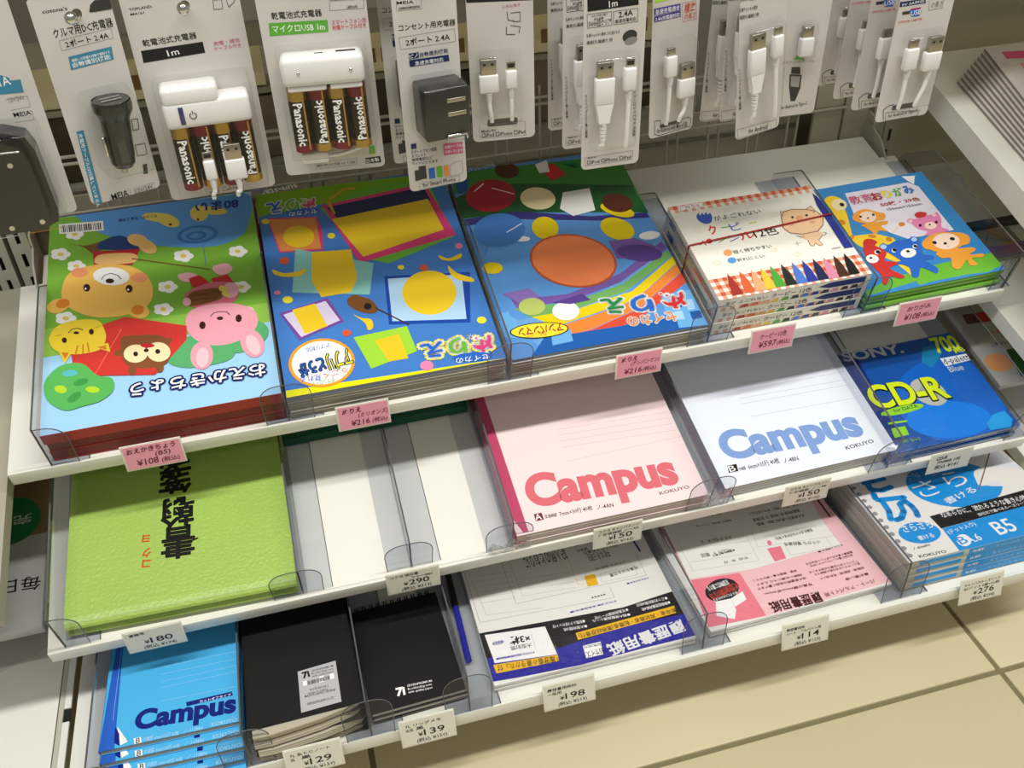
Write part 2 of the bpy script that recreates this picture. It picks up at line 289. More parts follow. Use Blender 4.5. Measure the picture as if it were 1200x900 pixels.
ART={
 'oekaki':[
  ('P','lightblue',[0.0,0.0,184.0,0.0,184.0,257.0,0.0,257.0]),
  ('P','grass',[0.0,82.0,70.4,81.0,184.0,80.3,184.0,250.3,0.0,257.0]),
  ('P','grass2',[0.0,82.0,70.4,81.0,184.0,80.3,184.0,103.3,70.9,107.5,0.0,114.9]),
  ('S','pond',[21.6,257.0,45.2,226.4,88.2,200.7,137.4,186.6,166.3,192.6,178.5,213.8,178.3,255.3,96.9,257.0,19.8,257.0]),
  ('E','pondring',[130.7,205.6,18.3,-1.1,0.1,-12.6]),
  ('E','pond',[130.7,205.6,14.5,-0.9,0.1,-9.2]),
  ('E','pondring',[129.6,203.9,9.4,-0.6,0.0,-5.8]),
  ('E','pond',[129.6,203.9,6.3,-0.4,0.0,-3.4]),
  ('E','duck',[105.0,231.3,10.4,-8.5,-2.2,-7.5]),
  ('E','duck',[97.2,237.1,15.0,-5.5,-0.6,-6.4]),
  ('E','duck',[134.0,234.9,8.3,-1.9,-0.7,-11.5]),
  ('E','duck',[147.1,236.1,12.6,-4.6,-0.8,-6.0]),
  ('E','black',[107.2,224.7,1.6,-0.4,-0.1,-1.5]),
  ('E','black',[132.5,226.1,1.3,-0.3,-0.1,-1.5]),
  ('F','flower',[10.4,205.5,9.1,-2.1,0.2,-8.7]),
  ('F','flower',[24.2,186.6,8.4,-1.9,0.1,-8.0]),
  ('F','flower',[116.7,179.0,9.2,-2.1,-0.4,-8.6]),
  ('F','flower',[164.7,174.2,8.7,-2.0,-0.7,-8.1]),
  ('F','flower',[101.3,142.2,8.9,-2.0,-0.3,-8.1]),
  ('F','flower',[96.7,115.4,8.7,-2.0,-0.3,-7.8]),
  ('F','flower',[16.6,123.1,9.1,-2.1,0.2,-8.3]),
  ('F','flower',[163.8,127.8,8.4,-1.9,-0.7,-7.6]),
  ('F','flower',[22.1,230.1,8.6,-1.9,0.1,-8.4]),
  ('P','white',[7.9,247.1,47.1,243.3,48.0,229.7,8.8,233.1]),
  ('B','black',[9.8,244.7,45.8,241.0,46.5,231.5,10.6,234.7]),
  ('T','navyt',[171.5,246.3,-40.5,2.8,-0.8,-12.4,0],'80まい'),
  ('T','navyt',[95.8,241.4,-34.9,1.2,-0.1,-4.1,0],'サンスター文具 日本製'),
  ('S','brownd',[17.1,219.2,33.0,212.2,57.6,218.7,63.7,213.9,45.2,202.3,37.6,200.7,29.9,210.5]),
  ('S','jean',[42.8,205.2,49.8,217.0,63.7,218.3,75.9,204.9,79.4,196.0]),
  ('E','bearb',[77.5,209.3,9.0,-4.6,-1.1,-7.8]),
  ('E','bearb',[85.6,198.8,8.1,-7.9,-2.5,-7.2]),
  ('P','redd',[38.2,202.5,79.4,196.9,72.3,177.0,39.2,184.1]),
  ('S','bearb',[39.8,189.5,45.2,197.1,69.5,193.5,77.0,187.0,72.3,179.7,45.2,184.1]),
  ('L','rod',[1.55,72.4,185.3,137.9,156.4]),
  ('L','pondring',[0.5,135.7,160.6,134.5,216.1]),
  ('S','bear',[12.4,157.4,18.4,178.3,37.7,184.4,60.2,180.6,78.1,169.2,88.1,148.8,86.8,127.2,74.0,117.3,53.7,115.7,33.7,122.4,16.3,139.2]),
  ('E','bear',[9.9,139.4,8.8,1.5,1.7,-8.6]),
  ('E','bear',[75.5,119.1,9.4,-5.9,-1.8,-8.6]),
  ('E','earo',[13.9,141.5,5.5,0.9,1.1,-5.6]),
  ('E','earo',[75.5,119.5,5.2,0.1,0.6,-6.0]),
  ('E','cheek',[27.3,177.2,7.1,-1.6,0.1,-6.3]),
  ('E','cheek',[77.9,159.3,7.2,-1.6,-0.2,-6.3]),
  ('E','white',[54.1,166.5,15.4,-4.8,-0.5,-11.5]),
  ('E','eyeb',[33.4,156.5,2.9,-0.7,0.0,-4.8]),
  ('E','eyeb',[69.0,147.0,2.9,-0.7,-0.1,-4.8]),
  ('E','white',[32.5,155.4,0.9,-0.2,0.0,-1.3]),
  ('E','white',[68.1,145.9,0.9,-0.2,-0.0,-1.3]),
  ('E','eyeb',[52.9,160.5,3.6,-0.8,-0.0,-3.1]),
  ('L','black',[0.79,45.8,163.9,48.2,168.8,53.5,170.3,59.5,166.2,62.4,160.6]),
  ('S','bunnyb',[110.9,154.8,120.1,155.9,128.8,148.5,122.4,143.2,113.5,146.6]),
  ('S','bunnyb',[141.7,159.2,154.2,160.1,158.1,150.9,150.0,145.9,142.7,150.7]),
  ('P','redd',[119.7,148.3,128.9,150.7,137.3,139.7,133.9,132.9,122.0,136.6]),
  ('P','redd',[139.1,143.8,153.1,146.5,157.7,135.1,152.0,131.9,140.7,135.8]),
  ('S','pinkd',[115.6,129.2,134.2,138.2,152.3,136.3,161.1,125.3,156.3,111.1,138.1,106.7,120.7,112.8]),
  ('S','wood',[117.9,126.5,124.7,131.5,144.3,130.5,148.1,121.7,141.7,115.3,120.7,113.3,116.6,119.4]),
  ('L','woodl',[0.76,119.9,125.6,144.0,126.2]),
  ('L','woodl',[0.75,119.6,120.4,143.4,119.3]),
  ('E','bunnyb',[154.5,125.5,7.1,-1.6,-0.8,-9.5]),
  ('E','bunnyb',[116.6,119.4,3.5,-0.8,-0.3,-5.1]),
  ('E','duck',[148.6,128.2,3.8,-3.0,-1.2,-3.5]),
  ('E','duck',[149.9,121.3,3.2,-2.5,-0.9,-2.7]),
  ('S','bunny',[114.5,97.3,120.4,108.6,138.4,111.7,159.0,107.0,172.8,94.3,172.6,77.5,161.3,65.8,143.6,61.8,126.7,67.8,116.1,82.5]),
  ('E','bunny',[125.3,54.2,8.9,-3.2,-1.9,-15.1]),
  ('E','bunny',[167.0,58.3,8.8,3.4,3.6,-16.0]),
  ('E','earp',[125.7,52.1,5.0,-1.8,-1.4,-10.6]),
  ('E','earp',[167.4,56.6,4.9,1.9,2.6,-11.5]),
  ('E','eyeb',[128.0,88.3,2.6,-0.6,-0.3,-4.5]),
  ('E','eyeb',[158.4,89.6,2.6,-0.6,-0.4,-4.5]),
  ('E','white',[127.1,87.3,0.9,-0.2,-0.1,-1.2]),
  ('E','white',[157.4,88.6,0.9,-0.2,-0.1,-1.2]),
  ('E','eyeb',[143.0,93.2,2.6,-0.6,-0.2,-2.1]),
  ('L','black',[0.77,135.0,96.8,138.2,100.7,143.6,101.1,149.4,99.3,151.4,95.0]),
  ('E','earp',[123.3,97.4,4.6,-1.1,-0.2,-3.7]),
  ('E','earp',[167.1,97.8,4.7,-1.1,-0.3,-3.8]),
  ('E','bush',[158.6,68.4,23.0,3.1,1.8,-17.9]),
  ('S','bush',[100.6,58.0,115.9,78.4,135.2,65.8,151.6,53.9,145.0,43.6,116.7,42.6,100.3,50.3]),
  ('S','bunny',[114.5,97.3,120.4,108.6,138.4,111.7,159.0,107.0,172.8,94.3,172.6,77.5,161.3,65.8,143.6,61.8,126.7,67.8,116.1,82.5]),
  ('E','bunny',[125.3,54.2,8.9,-3.2,-1.9,-15.1]),
  ('E','bunny',[167.0,58.3,8.8,3.4,3.6,-16.0]),
  ('E','earp',[125.7,52.1,5.0,-1.8,-1.4,-10.6]),
  ('E','earp',[167.4,56.6,4.9,1.9,2.6,-11.5]),
  ('E','eyeb',[128.0,88.3,2.6,-0.6,-0.3,-4.5]),
  ('E','eyeb',[158.4,89.6,2.6,-0.6,-0.4,-4.5]),
  ('E','eyeb',[143.0,93.2,2.6,-0.6,-0.2,-2.1]),
  ('L','black',[0.77,135.0,96.8,138.2,100.7,143.6,101.1,149.4,99.3,151.4,95.0]),
  ('P','redc',[19.8,100.9,65.2,113.0,115.1,90.9,114.2,74.8,87.5,41.8,41.0,51.7,23.1,70.5]),
  ('L','redl',[0.73,62.2,100.0,41.0,53.6]),
  ('S','browndog',[62.0,89.0,73.4,89.2,90.4,85.6,98.7,78.4,100.2,62.1,96.1,51.3,80.8,50.3,67.1,56.2,61.7,67.2]),
  ('E','browndog',[60.7,72.2,5.5,0.1,0.4,-3.6]),
  ('E','browndog',[97.1,74.7,5.0,4.5,1.5,-3.1]),
  ('E','browndog',[69.8,50.6,3.3,-0.8,-0.1,-5.3]),
  ('E','browndog',[91.3,48.6,3.3,-0.8,-0.2,-5.3]),
  ('E','cream',[72.9,68.5,9.5,-1.1,0.4,-10.2]),
  ('E','cream',[91.1,66.2,9.4,-3.4,-1.1,-10.7]),
  ('E','eyeb',[72.9,68.1,1.9,-0.5,-0.1,-2.7]),
  ('E','eyeb',[90.5,66.7,2.0,-0.5,-0.1,-2.7]),
  ('E','eyeb',[81.4,70.1,2.0,-0.5,-0.1,-2.0]),
  ('E','redd',[82.6,75.3,5.6,-1.3,-0.1,-2.4]),
  ('S','cat',[4.4,104.5,11.1,115.2,25.2,118.1,42.3,114.2,48.0,102.5,49.3,90.0,43.7,79.3,25.7,78.8,11.9,84.8,5.5,94.2]),
  ('P','cat',[11.3,87.0,22.9,82.2,17.1,70.7]),
  ('P','cat',[38.2,84.6,51.3,85.5,52.9,75.2]),
  ('P','earo',[14.1,83.9,20.2,81.7,17.3,75.3]),
  ('P','earo',[42.3,82.8,49.3,83.6,49.9,77.9]),
  ('E','eyeb',[16.3,96.9,2.0,-0.5,0.1,-3.2]),
  ('E','eyeb',[37.8,101.6,2.0,-0.5,0.0,-3.3]),
  ('E','eyeb',[25.7,103.2,2.3,-0.5,0.0,-1.6]),
  ('L','black',[0.75,19.2,104.3,22.5,108.4,26.7,108.3,31.0,105.2]),
  ('L','earo',[1.14,25.7,79.6,27.0,88.0]),
  ('L','earo',[1.14,31.3,79.1,31.2,88.6]),
  ('L','earo',[1.14,36.0,79.2,34.8,89.4]),
  ('L','brownd',[0.43,9.2,103.4,13.6,103.6]),
  ('L','brownd',[0.44,40.3,105.1,45.1,107.3]),
  ('S','bush2',[2.4,54.5,8.3,64.4,17.7,69.8,31.4,66.6,42.4,51.8,53.8,46.0,54.8,32.7,45.1,24.0,31.8,21.8,18.7,20.6,6.6,31.4,2.3,43.4]),
  ('E','leafb',[21.4,59.0,6.0,-0.7,0.3,-3.5]),
  ('E','leafg',[30.0,47.2,5.7,0.8,0.7,-3.4]),
  ('E','leafg',[25.3,32.4,4.8,3.5,1.7,-3.7]),
  ('E','leafy',[14.7,43.3,4.8,-2.3,-0.4,-3.9]),
  ('E','leafy',[39.2,37.2,5.4,-1.9,-0.2,-3.3]),
  ('T','navy',[174.8,32.7,-106.8,2.4,-0.3,-12.4,1.6],'おえかきちょう'),
  ('T','white',[174.8,32.7,-106.8,2.4,-0.3,-12.4,0],'おえかきちょう'),
 ],
 'minion':[
  ('P','nblue',[0.0,0.0,185.0,0.0,185.0,258.0,0.0,258.0]),
  ('P','ngreen',[0.0,252.2,0.0,258.0,86.2,258.0,185.0,253.7,185.0,243.7,66.0,225.9,63.6,231.3,7.4,227.0,0.0,225.0]),
  ('P','yellowb',[0.0,0.8,0.3,7.5,185.0,0.2,184.1,0.0,0.0,0.0]),
  ('T','white',[55.1,244.5,-14.8,-0.6,0.7,-16.6,1.3],'ぬ'),
  ('T','white',[38.7,244.2,-12.6,-1.1,1.4,-16.3,1.3],'り'),
  ('T','white',[23.1,243.7,-14.7,-1.6,1.7,-15.7,1.3],'え'),
  ('T','pinkl',[55.1,244.5,-14.8,-0.6,0.7,-16.6,0],'ぬ'),
  ('T','ngreen2',[38.7,244.2,-12.6,-1.1,1.4,-16.3,0],'り'),
  ('T','nbluel',[23.1,243.7,-14.7,-1.6,1.7,-15.7,0],'え'),
  ('E','nbluel',[41.5,224.6,15.9,-1.4,-0.3,-4.2]),
  ('T','white',[55.2,224.9,-26.5,1.1,-0.3,-6.1,0],'セイカの'),
  ('T','white',[40.9,267.1,-36.0,-4.1,0.8,-6.7,0],'sun-star'),
  ('P','ngreen2',[59.0,225.0,90.7,145.6,109.4,135.6,175.4,157.8,168.4,243.0,117.4,249.2]),
  ('P','pinkl',[60.8,229.0,164.7,240.8,178.4,159.9,83.5,141.6]),
  ('P','nnavy',[64.3,225.3,161.9,235.3,165.4,213.5,85.4,190.7,73.8,205.0]),
  ('P','yel',[67.0,207.5,162.8,216.5,168.6,169.6,87.8,149.3]),
  ('L','yel2',[2.78,70.6,215.2,67.3,235.3,85.2,248.7,94.7,248.1]),
  ('P','pinkl',[7.5,221.8,53.5,214.3,56.3,190.3,52.9,166.2,13.5,172.0]),
  ('P','orangel',[8.5,219.7,52.3,212.7,51.7,168.6,14.8,173.5]),
  ('E','yel',[33.5,189.9,14.1,-3.2,-1.9,-14.9]),
  ('P','teal',[28.5,173.9,95.6,138.8,85.3,100.1,18.8,117.9]),
  ('P','yel',[42.5,166.3,78.3,161.7,78.1,123.5,69.6,106.6,43.1,106.6,37.4,128.6]),
  ('P','nblue2',[102.1,120.1,179.2,108.0,165.1,47.0,95.5,60.5]),
  ('P','sky',[104.6,116.1,171.2,106.4,162.7,51.5,99.0,63.6]),
  ('E','yel',[137.8,90.9,23.7,-5.5,-5.7,-27.1]),
  ('P','purp',[4.9,95.3,48.5,104.5,58.0,73.1,17.8,59.5]),
  ('P','lilac',[8.0,92.6,46.0,101.0,55.0,75.0,19.9,63.1]),
  ('P','yel',[16.3,96.7,36.5,100.0,43.6,70.6,23.5,65.7]),
  ('P','lime',[63.2,52.6,110.2,55.1,113.1,24.7,72.0,14.5]),
  ('P','yel',[80.0,44.9,101.6,47.4,104.4,18.6,87.8,18.8]),
  ('S','yel',[5.3,150.8,13.3,144.7,24.8,143.3,34.4,145.4,29.9,137.9,15.5,138.7,6.1,144.2]),
  ('S','yel',[156.5,135.9,164.4,129.7,176.7,133.5,174.6,127.4,163.6,126.3,156.9,130.5]),
  ('S','yel',[161.4,120.7,167.4,109.4,180.1,99.2,177.6,95.1,163.1,103.9]),
  ('S','yel',[67.4,78.8,73.6,73.4,81.5,69.6,81.3,59.9,76.8,58.2,75.4,67.1]),
  ('S','wood',[64.7,97.5,71.3,102.9,79.2,98.2,85.5,92.7,89.4,81.7,85.6,76.6,76.1,79.6,66.2,89.1]),
  ('L','woodl',[1.42,88.0,82.0,111.9,56.6]),
  ('E','black',[81.2,86.0,3.3,-0.8,-0.7,-3.9]),
  ('E','yelc',[5.5,217.5,3.6,-0.8,-0.4,-3.7]),
  ('E','yelc',[63.3,184.1,3.5,-0.8,-0.6,-4.0]),
  ('E','redc2',[16.5,159.9,4.3,-1.0,-0.5,-4.7]),
  ('E','redc2',[139.4,122.7,4.0,-0.9,-0.9,-4.1]),
  ('E','pinkc',[177.2,143.8,3.5,-0.8,-0.9,-3.9]),
  ('E','yelc',[119.0,127.8,2.9,-0.7,-0.6,-2.9]),
  ('E','yelc',[13.9,109.7,4.4,-1.0,-0.5,-4.3]),
  ('E','pinkc',[6.0,120.5,2.8,-0.6,-0.3,-2.8]),
  ('E','redc2',[58.3,58.7,3.8,-0.9,-0.6,-3.7]),
  ('E','yelc',[175.3,47.0,4.1,-1.0,-1.0,-4.1]),
  ('E','pinkc',[117.8,7.0,5.5,-1.3,-1.1,-5.2]),
  ('E','orr',[33.0,30.7,27.4,-3.2,-2.0,-26.9]),
  ('E','white',[33.0,30.7,24.7,-2.9,-1.8,-24.1]),
  ('T','nbluel',[42.2,51.1,-20.8,-1.9,0.4,-5.0,0],'アプリ対応'),
  ('T','nnavy',[56.3,40.3,-20.1,-2.7,2.5,-18.4,0.9],'アプリ'),
  ('T','yelc',[56.3,40.3,-20.1,-2.7,2.5,-18.4,0],'アプリ'),
  ('T','nnavy',[33.7,35.3,-21.3,-4.1,2.6,-13.6,0.9],'どうが'),
  ('T','nbluel',[33.7,35.3,-21.3,-4.1,2.6,-13.6,0],'どうが'),
  ('T','redc2',[52.6,20.6,-20.6,-3.0,0.8,-5.5,0],'うごく'),
  ('T','nbluel',[30.6,17.2,-17.2,1.2,-0.4,-5.6,0],'見れる'),
  ('T','ngreen2',[40.6,12.0,-18.8,-0.8,0.2,-5.2,0],'ダウンロード'),
  ('T','yelc',[177.9,30.7,-19.7,-0.4,0.4,-20.0,3.2],'ぬ'),
  ('T','yelc',[155.4,30.2,-15.5,-0.2,0.2,-17.2,3.2],'り'),
  ('T','yelc',[136.2,29.8,-19.8,-0.3,0.2,-15.7,3.2],'え'),
  ('T','white',[177.9,30.7,-19.7,-0.4,0.4,-20.0,1.8],'ぬ'),
  ('T','white',[155.4,30.2,-15.5,-0.2,0.2,-17.2,1.8],'り'),
  ('T','white',[136.2,29.8,-19.8,-0.3,0.2,-15.7,1.8],'え'),
  ('T','pinkl',[177.9,30.7,-19.7,-0.4,0.4,-20.0,0],'ぬ'),
  ('T','ngreen2',[155.4,30.2,-15.5,-0.2,0.2,-17.2,0],'り'),
  ('T','nbluel',[136.2,29.8,-19.8,-0.3,0.2,-15.7,0],'え'),
  ('E','nbluel',[157.9,7.4,16.9,-2.4,-0.9,-4.9]),
  ('T','white',[172.0,7.1,-29.2,1.7,-0.3,-5.8,0],'セイカの'),
 ],
 'anpan':[
  ('P','asky',[0.0,0.0,182.0,0.0,182.0,257.0,0.0,257.0]),
  ('P','agreen',[0.0,224.1,3.8,257.0,182.0,248.0,182.0,164.6,154.6,198.8,80.4,222.3,33.8,220.9]),
  ('P','agreend',[0.0,217.6,30.8,233.3,109.7,215.8,179.7,197.9,182.0,154.7,125.5,167.6,54.3,183.5,0.0,185.9]),
  ('P','apurp',[0.0,185.0,54.7,185.2,123.7,162.1,180.1,155.3,180.2,147.3,127.4,154.7,51.6,173.9,0.0,175.5]),
  ('L','abl',[4.24,0.3,256.7,26.8,256.7]),
  ('P','abl',[5.1,241.3,19.3,242.9,13.6,225.4,3.9,222.9]),
  ('T','askyl',[50.6,262.6,-30.4,-3.1,0.6,-5.5,0],'sun-star'),
  ('E','white',[49.1,145.5,7.2,-1.6,-1.0,-3.6]),
  ('E','white',[171.2,123.0,10.6,-1.0,-1.7,-5.6]),
  ('P','bow1',[0.0,44.5,62.8,43.9,136.5,77.0,182.0,122.5,182.0,108.8,130.0,58.8,75.0,30.0,23.1,20.5,10.5,23.5]),
  ('P','bow1',[22.1,17.2,73.9,26.6,140.8,40.9,182.0,65.8,182.0,54.2,136.9,30.4,73.6,8.7,27.8,8.9]),
  ('P','apur',[17.5,69.4,69.3,65.0,125.7,79.5,179.5,112.6,181.3,101.6,121.9,68.5,72.3,56.7,19.8,57.6]),
  ('P','agr',[17.2,58.2,71.8,54.9,123.9,66.0,180.6,99.7,181.5,90.3,123.4,56.4,71.6,45.6,29.8,44.2]),
  ('P','ayel',[30.0,44.9,71.4,44.9,128.7,55.2,182.0,90.0,182.0,80.5,127.6,43.9,73.5,34.0,47.3,29.2]),
  ('P','aora',[47.1,28.5,75.9,32.7,127.3,43.2,182.0,79.6,182.0,68.1,126.4,32.9,76.8,18.7,48.3,14.6]),
  ('P','ared',[48.3,14.6,78.1,18.4,126.2,32.2,182.0,67.3,182.0,54.5,125.3,22.0,78.7,7.5,50.8,5.2]),
  ('P','abl',[33.2,18.2,182.0,14.8,171.5,0.0,16.6,0.0]),
  ('P','abl2',[0.0,43.9,3.0,55.9,11.1,55.9,11.0,50.4,15.2,45.8,14.2,36.9,22.9,29.5,20.6,21.1,0.0,26.4]),
  ('P','abl2',[153.3,43.7,182.0,45.2,181.0,0.0,154.5,2.3,156.5,14.7,148.7,20.2]),
  ('P','abl',[159.3,36.6,167.9,36.5,166.4,25.4,157.9,25.6]),
  ('P','askyl',[172.5,33.5,179.7,33.4,177.6,21.0,170.5,21.1]),
  ('P','abl',[171.0,18.8,180.9,18.3,180.0,9.2,170.0,9.3]),
  ('P','askyl',[156.5,22.1,164.9,21.7,163.6,11.2,155.4,12.0]),
  ('P','abl2',[42.2,30.4,59.0,22.8,57.4,9.0,38.3,8.2]),
  ('E','aredd',[35.0,213.7,25.0,-2.2,-4.7,-24.2]),
  ('L','ahl',[1.48,20.8,223.8,32.2,232.9]),
  ('L','ahl',[1.19,39.2,224.3,58.6,210.7]),
  ('E','nblue',[30.5,162.5,25.0,-2.4,-4.7,-23.4]),
  ('L','ahl',[1.14,36.9,157.6,54.1,166.7]),
  ('L','nblue',[1.12,14.3,143.7,7.6,130.7]),
  ('E','ayel',[74.8,155.6,11.0,-7.6,-7.1,-14.2]),
  ('E','ayel',[143.3,138.8,13.5,-11.1,-7.8,-13.0]),
  ('E','ayel',[10.8,113.0,9.6,-2.2,-1.9,-7.5]),
  ('E','aora2',[87.9,106.3,37.8,-17.1,-14.0,-33.1]),
  ('E','aorl',[87.9,106.3,35.8,-16.2,-13.1,-31.0]),
  ('E','abrn',[61.0,248.1,11.9,-4.4,-3.8,-11.6]),
  ('E','cream',[79.9,199.1,16.6,-6.1,-5.6,-16.0]),
  ('P','white',[107.1,202.3,135.5,203.0,130.8,169.5,106.6,166.0,97.0,179.3]),
  ('E','ayel',[152.3,164.7,14.4,-10.2,-4.3,-7.7]),
  ('E','abrn',[156.0,175.3,13.5,-7.1,-6.2,-12.9]),
  ('P','apur',[129.2,124.0,155.7,122.2,175.8,102.8,157.6,94.5,129.5,98.8]),
  ('E','apur2',[152.8,101.8,20.5,-7.5,-4.5,-10.5]),
  ('P','ared2',[95.7,242.9,110.4,249.5,118.3,228.3,100.8,222.5]),
  ('P','white',[91.8,251.1,105.8,255.5,103.3,236.4,92.3,236.4]),
  ('P','bow2',[11.6,78.4,37.2,80.1,44.6,66.9,23.9,62.3]),
  ('E','agl',[33.4,57.0,11.7,-2.7,-3.0,-10.4]),
  ('E','white',[61.7,44.9,11.9,-2.8,-3.4,-11.0]),
  ('P','apur2',[53.0,57.4,82.5,62.0,88.1,53.1,68.1,52.0]),
  ('T','white',[117.6,48.1,-21.9,2.4,-2.0,-17.9,1.8],'え'),
  ('T','white',[142.7,46.2,-21.1,1.1,-1.0,-19.6,1.8],'り'),
  ('T','white',[174.2,46.6,-25.5,0.1,-0.1,-21.7,1.8],'ぬ'),
  ('T','ared2',[173.0,45.7,-24.2,-0.2,0.2,-20.6,0],'ぬ'),
  ('T','nbluel',[142.7,46.2,-21.1,1.1,-1.0,-19.6,0],'り'),
  ('T','agrd',[117.6,48.1,-21.9,2.4,-2.0,-17.9,0],'え'),
  ('T','white',[157.8,21.8,-45.8,2.5,-0.6,-11.1,1.0],'セイカの'),
  ('T','aora',[157.8,21.8,-45.8,2.5,-0.6,-11.1,0],'セイカの'),
  ('E','black',[31.9,27.7,26.1,-3.6,-2.1,-9.1]),
  ('E','yelc',[31.9,27.7,25.0,-3.4,-1.9,-8.1]),
  ('T','aredd',[53.4,31.4,-40.2,2.2,-0.5,-9.7,0],'アンパンマン'),
  ('T','aora',[37.8,24.9,-18.7,0.8,-0.2,-4.8,0],'それいけ!'),
  ('S','agrd',[132.4,248.2,119.4,247.6,127.0,241.0,137.4,243.6,132.2,237.4]),
 ],
 'coupy':[
  ('P','cwhite',[0.0,0.0,151.0,0.0,151.0,127.0,0.0,127.0]),
  ('G','red',[0.0,0.0,151.0,0.0,151.0,26.0,0.0,26.0]),
  ('G','red',[0.0,117.0,151.0,117.0,151.0,127.0,0.0,127.0]),
  ('P','white',[10.2,126.0,35.3,126.5,34.2,120.6,8.6,119.7]),
  ('L','sred',[0.52,11.6,124.9,17.6,125.1,16.3,119.1,10.3,118.8,11.6,124.9]),
  ('T','sred',[17.5,120.4,13.5,0.2,-0.1,5.0,0],'サクラ'),
  ('S','handb',[23.0,110.0,26.0,112.7,26.4,109.2,29.6,112.4,30.1,109.2,33.8,112.5,33.6,108.9,36.9,110.3,36.7,104.3,32.5,97.5,26.8,96.9,22.8,100.4,21.6,106.4]),
  ('T','black',[37.0,99.3,49.2,0.4,-0.1,5.9,0],'がよごれない'),
  ('T','redl2',[25.4,82.5,9.0,-0.0,0.0,11.3,0],'ク'),
  ('L','agr2',[1.36,39.6,88.2,46.9,88.3]),
  ('T','handb',[47.8,82.0,11.2,0.5,-0.5,9.9,0],'ピ'),
  ('L','afy',[1.37,68.0,88.2,75.4,88.3]),
  ('E','redo3',[20.8,73.6,2.9,-0.7,-1.3,-3.2]),
  ('L','redo3',[1.17,10.7,70.9,15.0,74.9,15.9,69.2]),
  ('E','agr2',[29.3,74.6,1.3,-0.3,-0.6,-1.4]),
  ('L','agr2',[1.01,29.0,69.7,37.0,73.6]),
  ('E','handb',[41.2,75.2,1.3,-0.3,-0.6,-1.4]),
  ('L','handb',[1.01,40.2,68.7,49.8,72.0]),
  ('T','redo3',[50.8,68.0,16.1,1.4,-0.8,9.1,0],'ル'),
  ('T','black',[66.0,68.3,24.5,0.8,-0.3,10.3,0],'12色'),
  ('E','corange',[31.7,55.1,4.1,-0.9,-1.7,-4.0]),
  ('E','handb2',[31.3,44.8,4.0,-0.9,-1.6,-3.7]),
  ('T','black',[36.7,52.3,38.7,0.2,-0.0,4.6,0],'短く持ちやすい'),
  ('T','black',[35.8,42.1,27.5,-0.3,0.0,3.9,0],'折れにくい'),
  ('F','sunf',[15.7,89.8,5.0,-1.1,-1.8,-4.3]),
  ('F','sunf',[126.9,108.0,5.2,-1.2,-2.2,-4.5]),
  ('F','sunf',[97.0,94.7,4.8,-1.1,-1.9,-4.1]),
  ('F','sunf',[16.4,44.2,5.1,-1.2,-1.8,-4.3]),
  ('F','sunf',[94.1,38.5,4.6,-1.0,-1.8,-3.8]),
  ('F','sunf',[75.5,48.8,3.6,-0.8,-1.4,-3.0]),
  ('F','sunf',[54.7,110.8,3.4,-0.8,-1.3,-3.0]),
  ('S','pig',[102.1,89.6,108.0,96.2,117.2,97.6,130.8,94.5,139.6,89.1,142.0,80.7,136.6,70.2,127.5,63.3,111.4,62.6,100.5,66.8,97.1,75.2]),
  ('P','pig',[104.6,97.0,110.6,95.6,104.3,88.4,102.9,92.1]),
  ('P','pig',[129.6,94.0,137.5,98.4,138.5,90.7,133.5,86.5]),
  ('S','pig',[111.4,62.6,117.2,63.1,128.0,62.4,130.3,57.6,122.7,51.8,124.0,45.2,120.0,44.6,117.7,49.1,114.8,45.3,111.8,46.5,112.7,54.0,109.7,57.2,107.0,61.1]),
  ('L','piglin',[0.51,112.7,54.0,111.8,46.5,114.8,45.3,117.7,49.1,120.0,44.6,124.0,45.2,122.7,51.8,130.3,57.6]),
  ('L','piglin',[0.52,104.6,97.0,102.9,92.1,103.4,89.3]),
  ('L','piglin',[0.52,104.6,97.0,110.6,95.6]),
  ('L','piglin',[0.53,129.6,94.0,137.5,98.4,138.5,90.7,135.3,88.2]),
  ('L','piglin',[0.51,104.9,62.6,107.7,58.9,111.6,59.3]),
  ('L','piglin',[0.52,132.0,61.0,134.8,59.1,130.5,56.3]),
  ('E','pignose',[118.8,84.6,3.4,-0.8,-1.6,-3.3]),
  ('L','brownd',[0.28,115.7,84.8,115.7,82.1,118.9,79.9,124.1,80.8]),
  ('E','black',[112.4,86.8,1.4,-0.3,-0.7,-1.4]),
  ('E','black',[127.2,86.4,1.4,-0.3,-0.7,-1.4]),
  ('E','pigck',[106.8,77.9,2.7,-0.6,-1.0,-2.1]),
  ('E','pigck',[128.5,76.2,2.7,-0.6,-1.0,-2.1]),
  ('L','piglin',[0.69,102.1,89.6,108.0,96.2,117.2,97.6,130.8,94.5,139.6,89.1,142.0,80.7,136.6,70.2,127.5,63.3,111.4,62.6,100.5,66.8,97.1,75.2,102.1,89.6]),
  ('L','black',[0.25,101.4,55.3,100.3,48.1]),
  ('L','black',[0.25,97.8,51.7,104.4,52.1]),
  ('P','cnavy',[147.7,115.1,149.9,109.7,151.0,97.8,150.4,35.5,141.3,35.8,143.8,97.5]),
  ('P','cnavy2',[148.1,113.9,149.3,108.5,151.0,102.0,147.9,102.0]),
  ('T','black',[129.1,37.1,9.4,0.3,-0.1,1.8,0],'水性顔料'),
  ('P','p1',[19.7,29.3,23.2,17.3,24.1,2.6,13.9,2.7,16.3,17.3]),
  ('P','p2',[31.9,29.5,35.3,17.6,36.1,2.7,25.8,2.9,28.3,17.5]),
  ('P','p3',[43.0,29.3,46.4,17.3,47.1,2.5,36.7,2.6,39.4,17.3]),
  ('P','p4',[52.6,29.5,55.9,17.5,56.5,2.6,46.1,2.7,48.9,17.4]),
  ('P','p5',[62.5,30.1,65.7,18.0,66.2,3.1,55.8,3.2,58.7,18.0]),
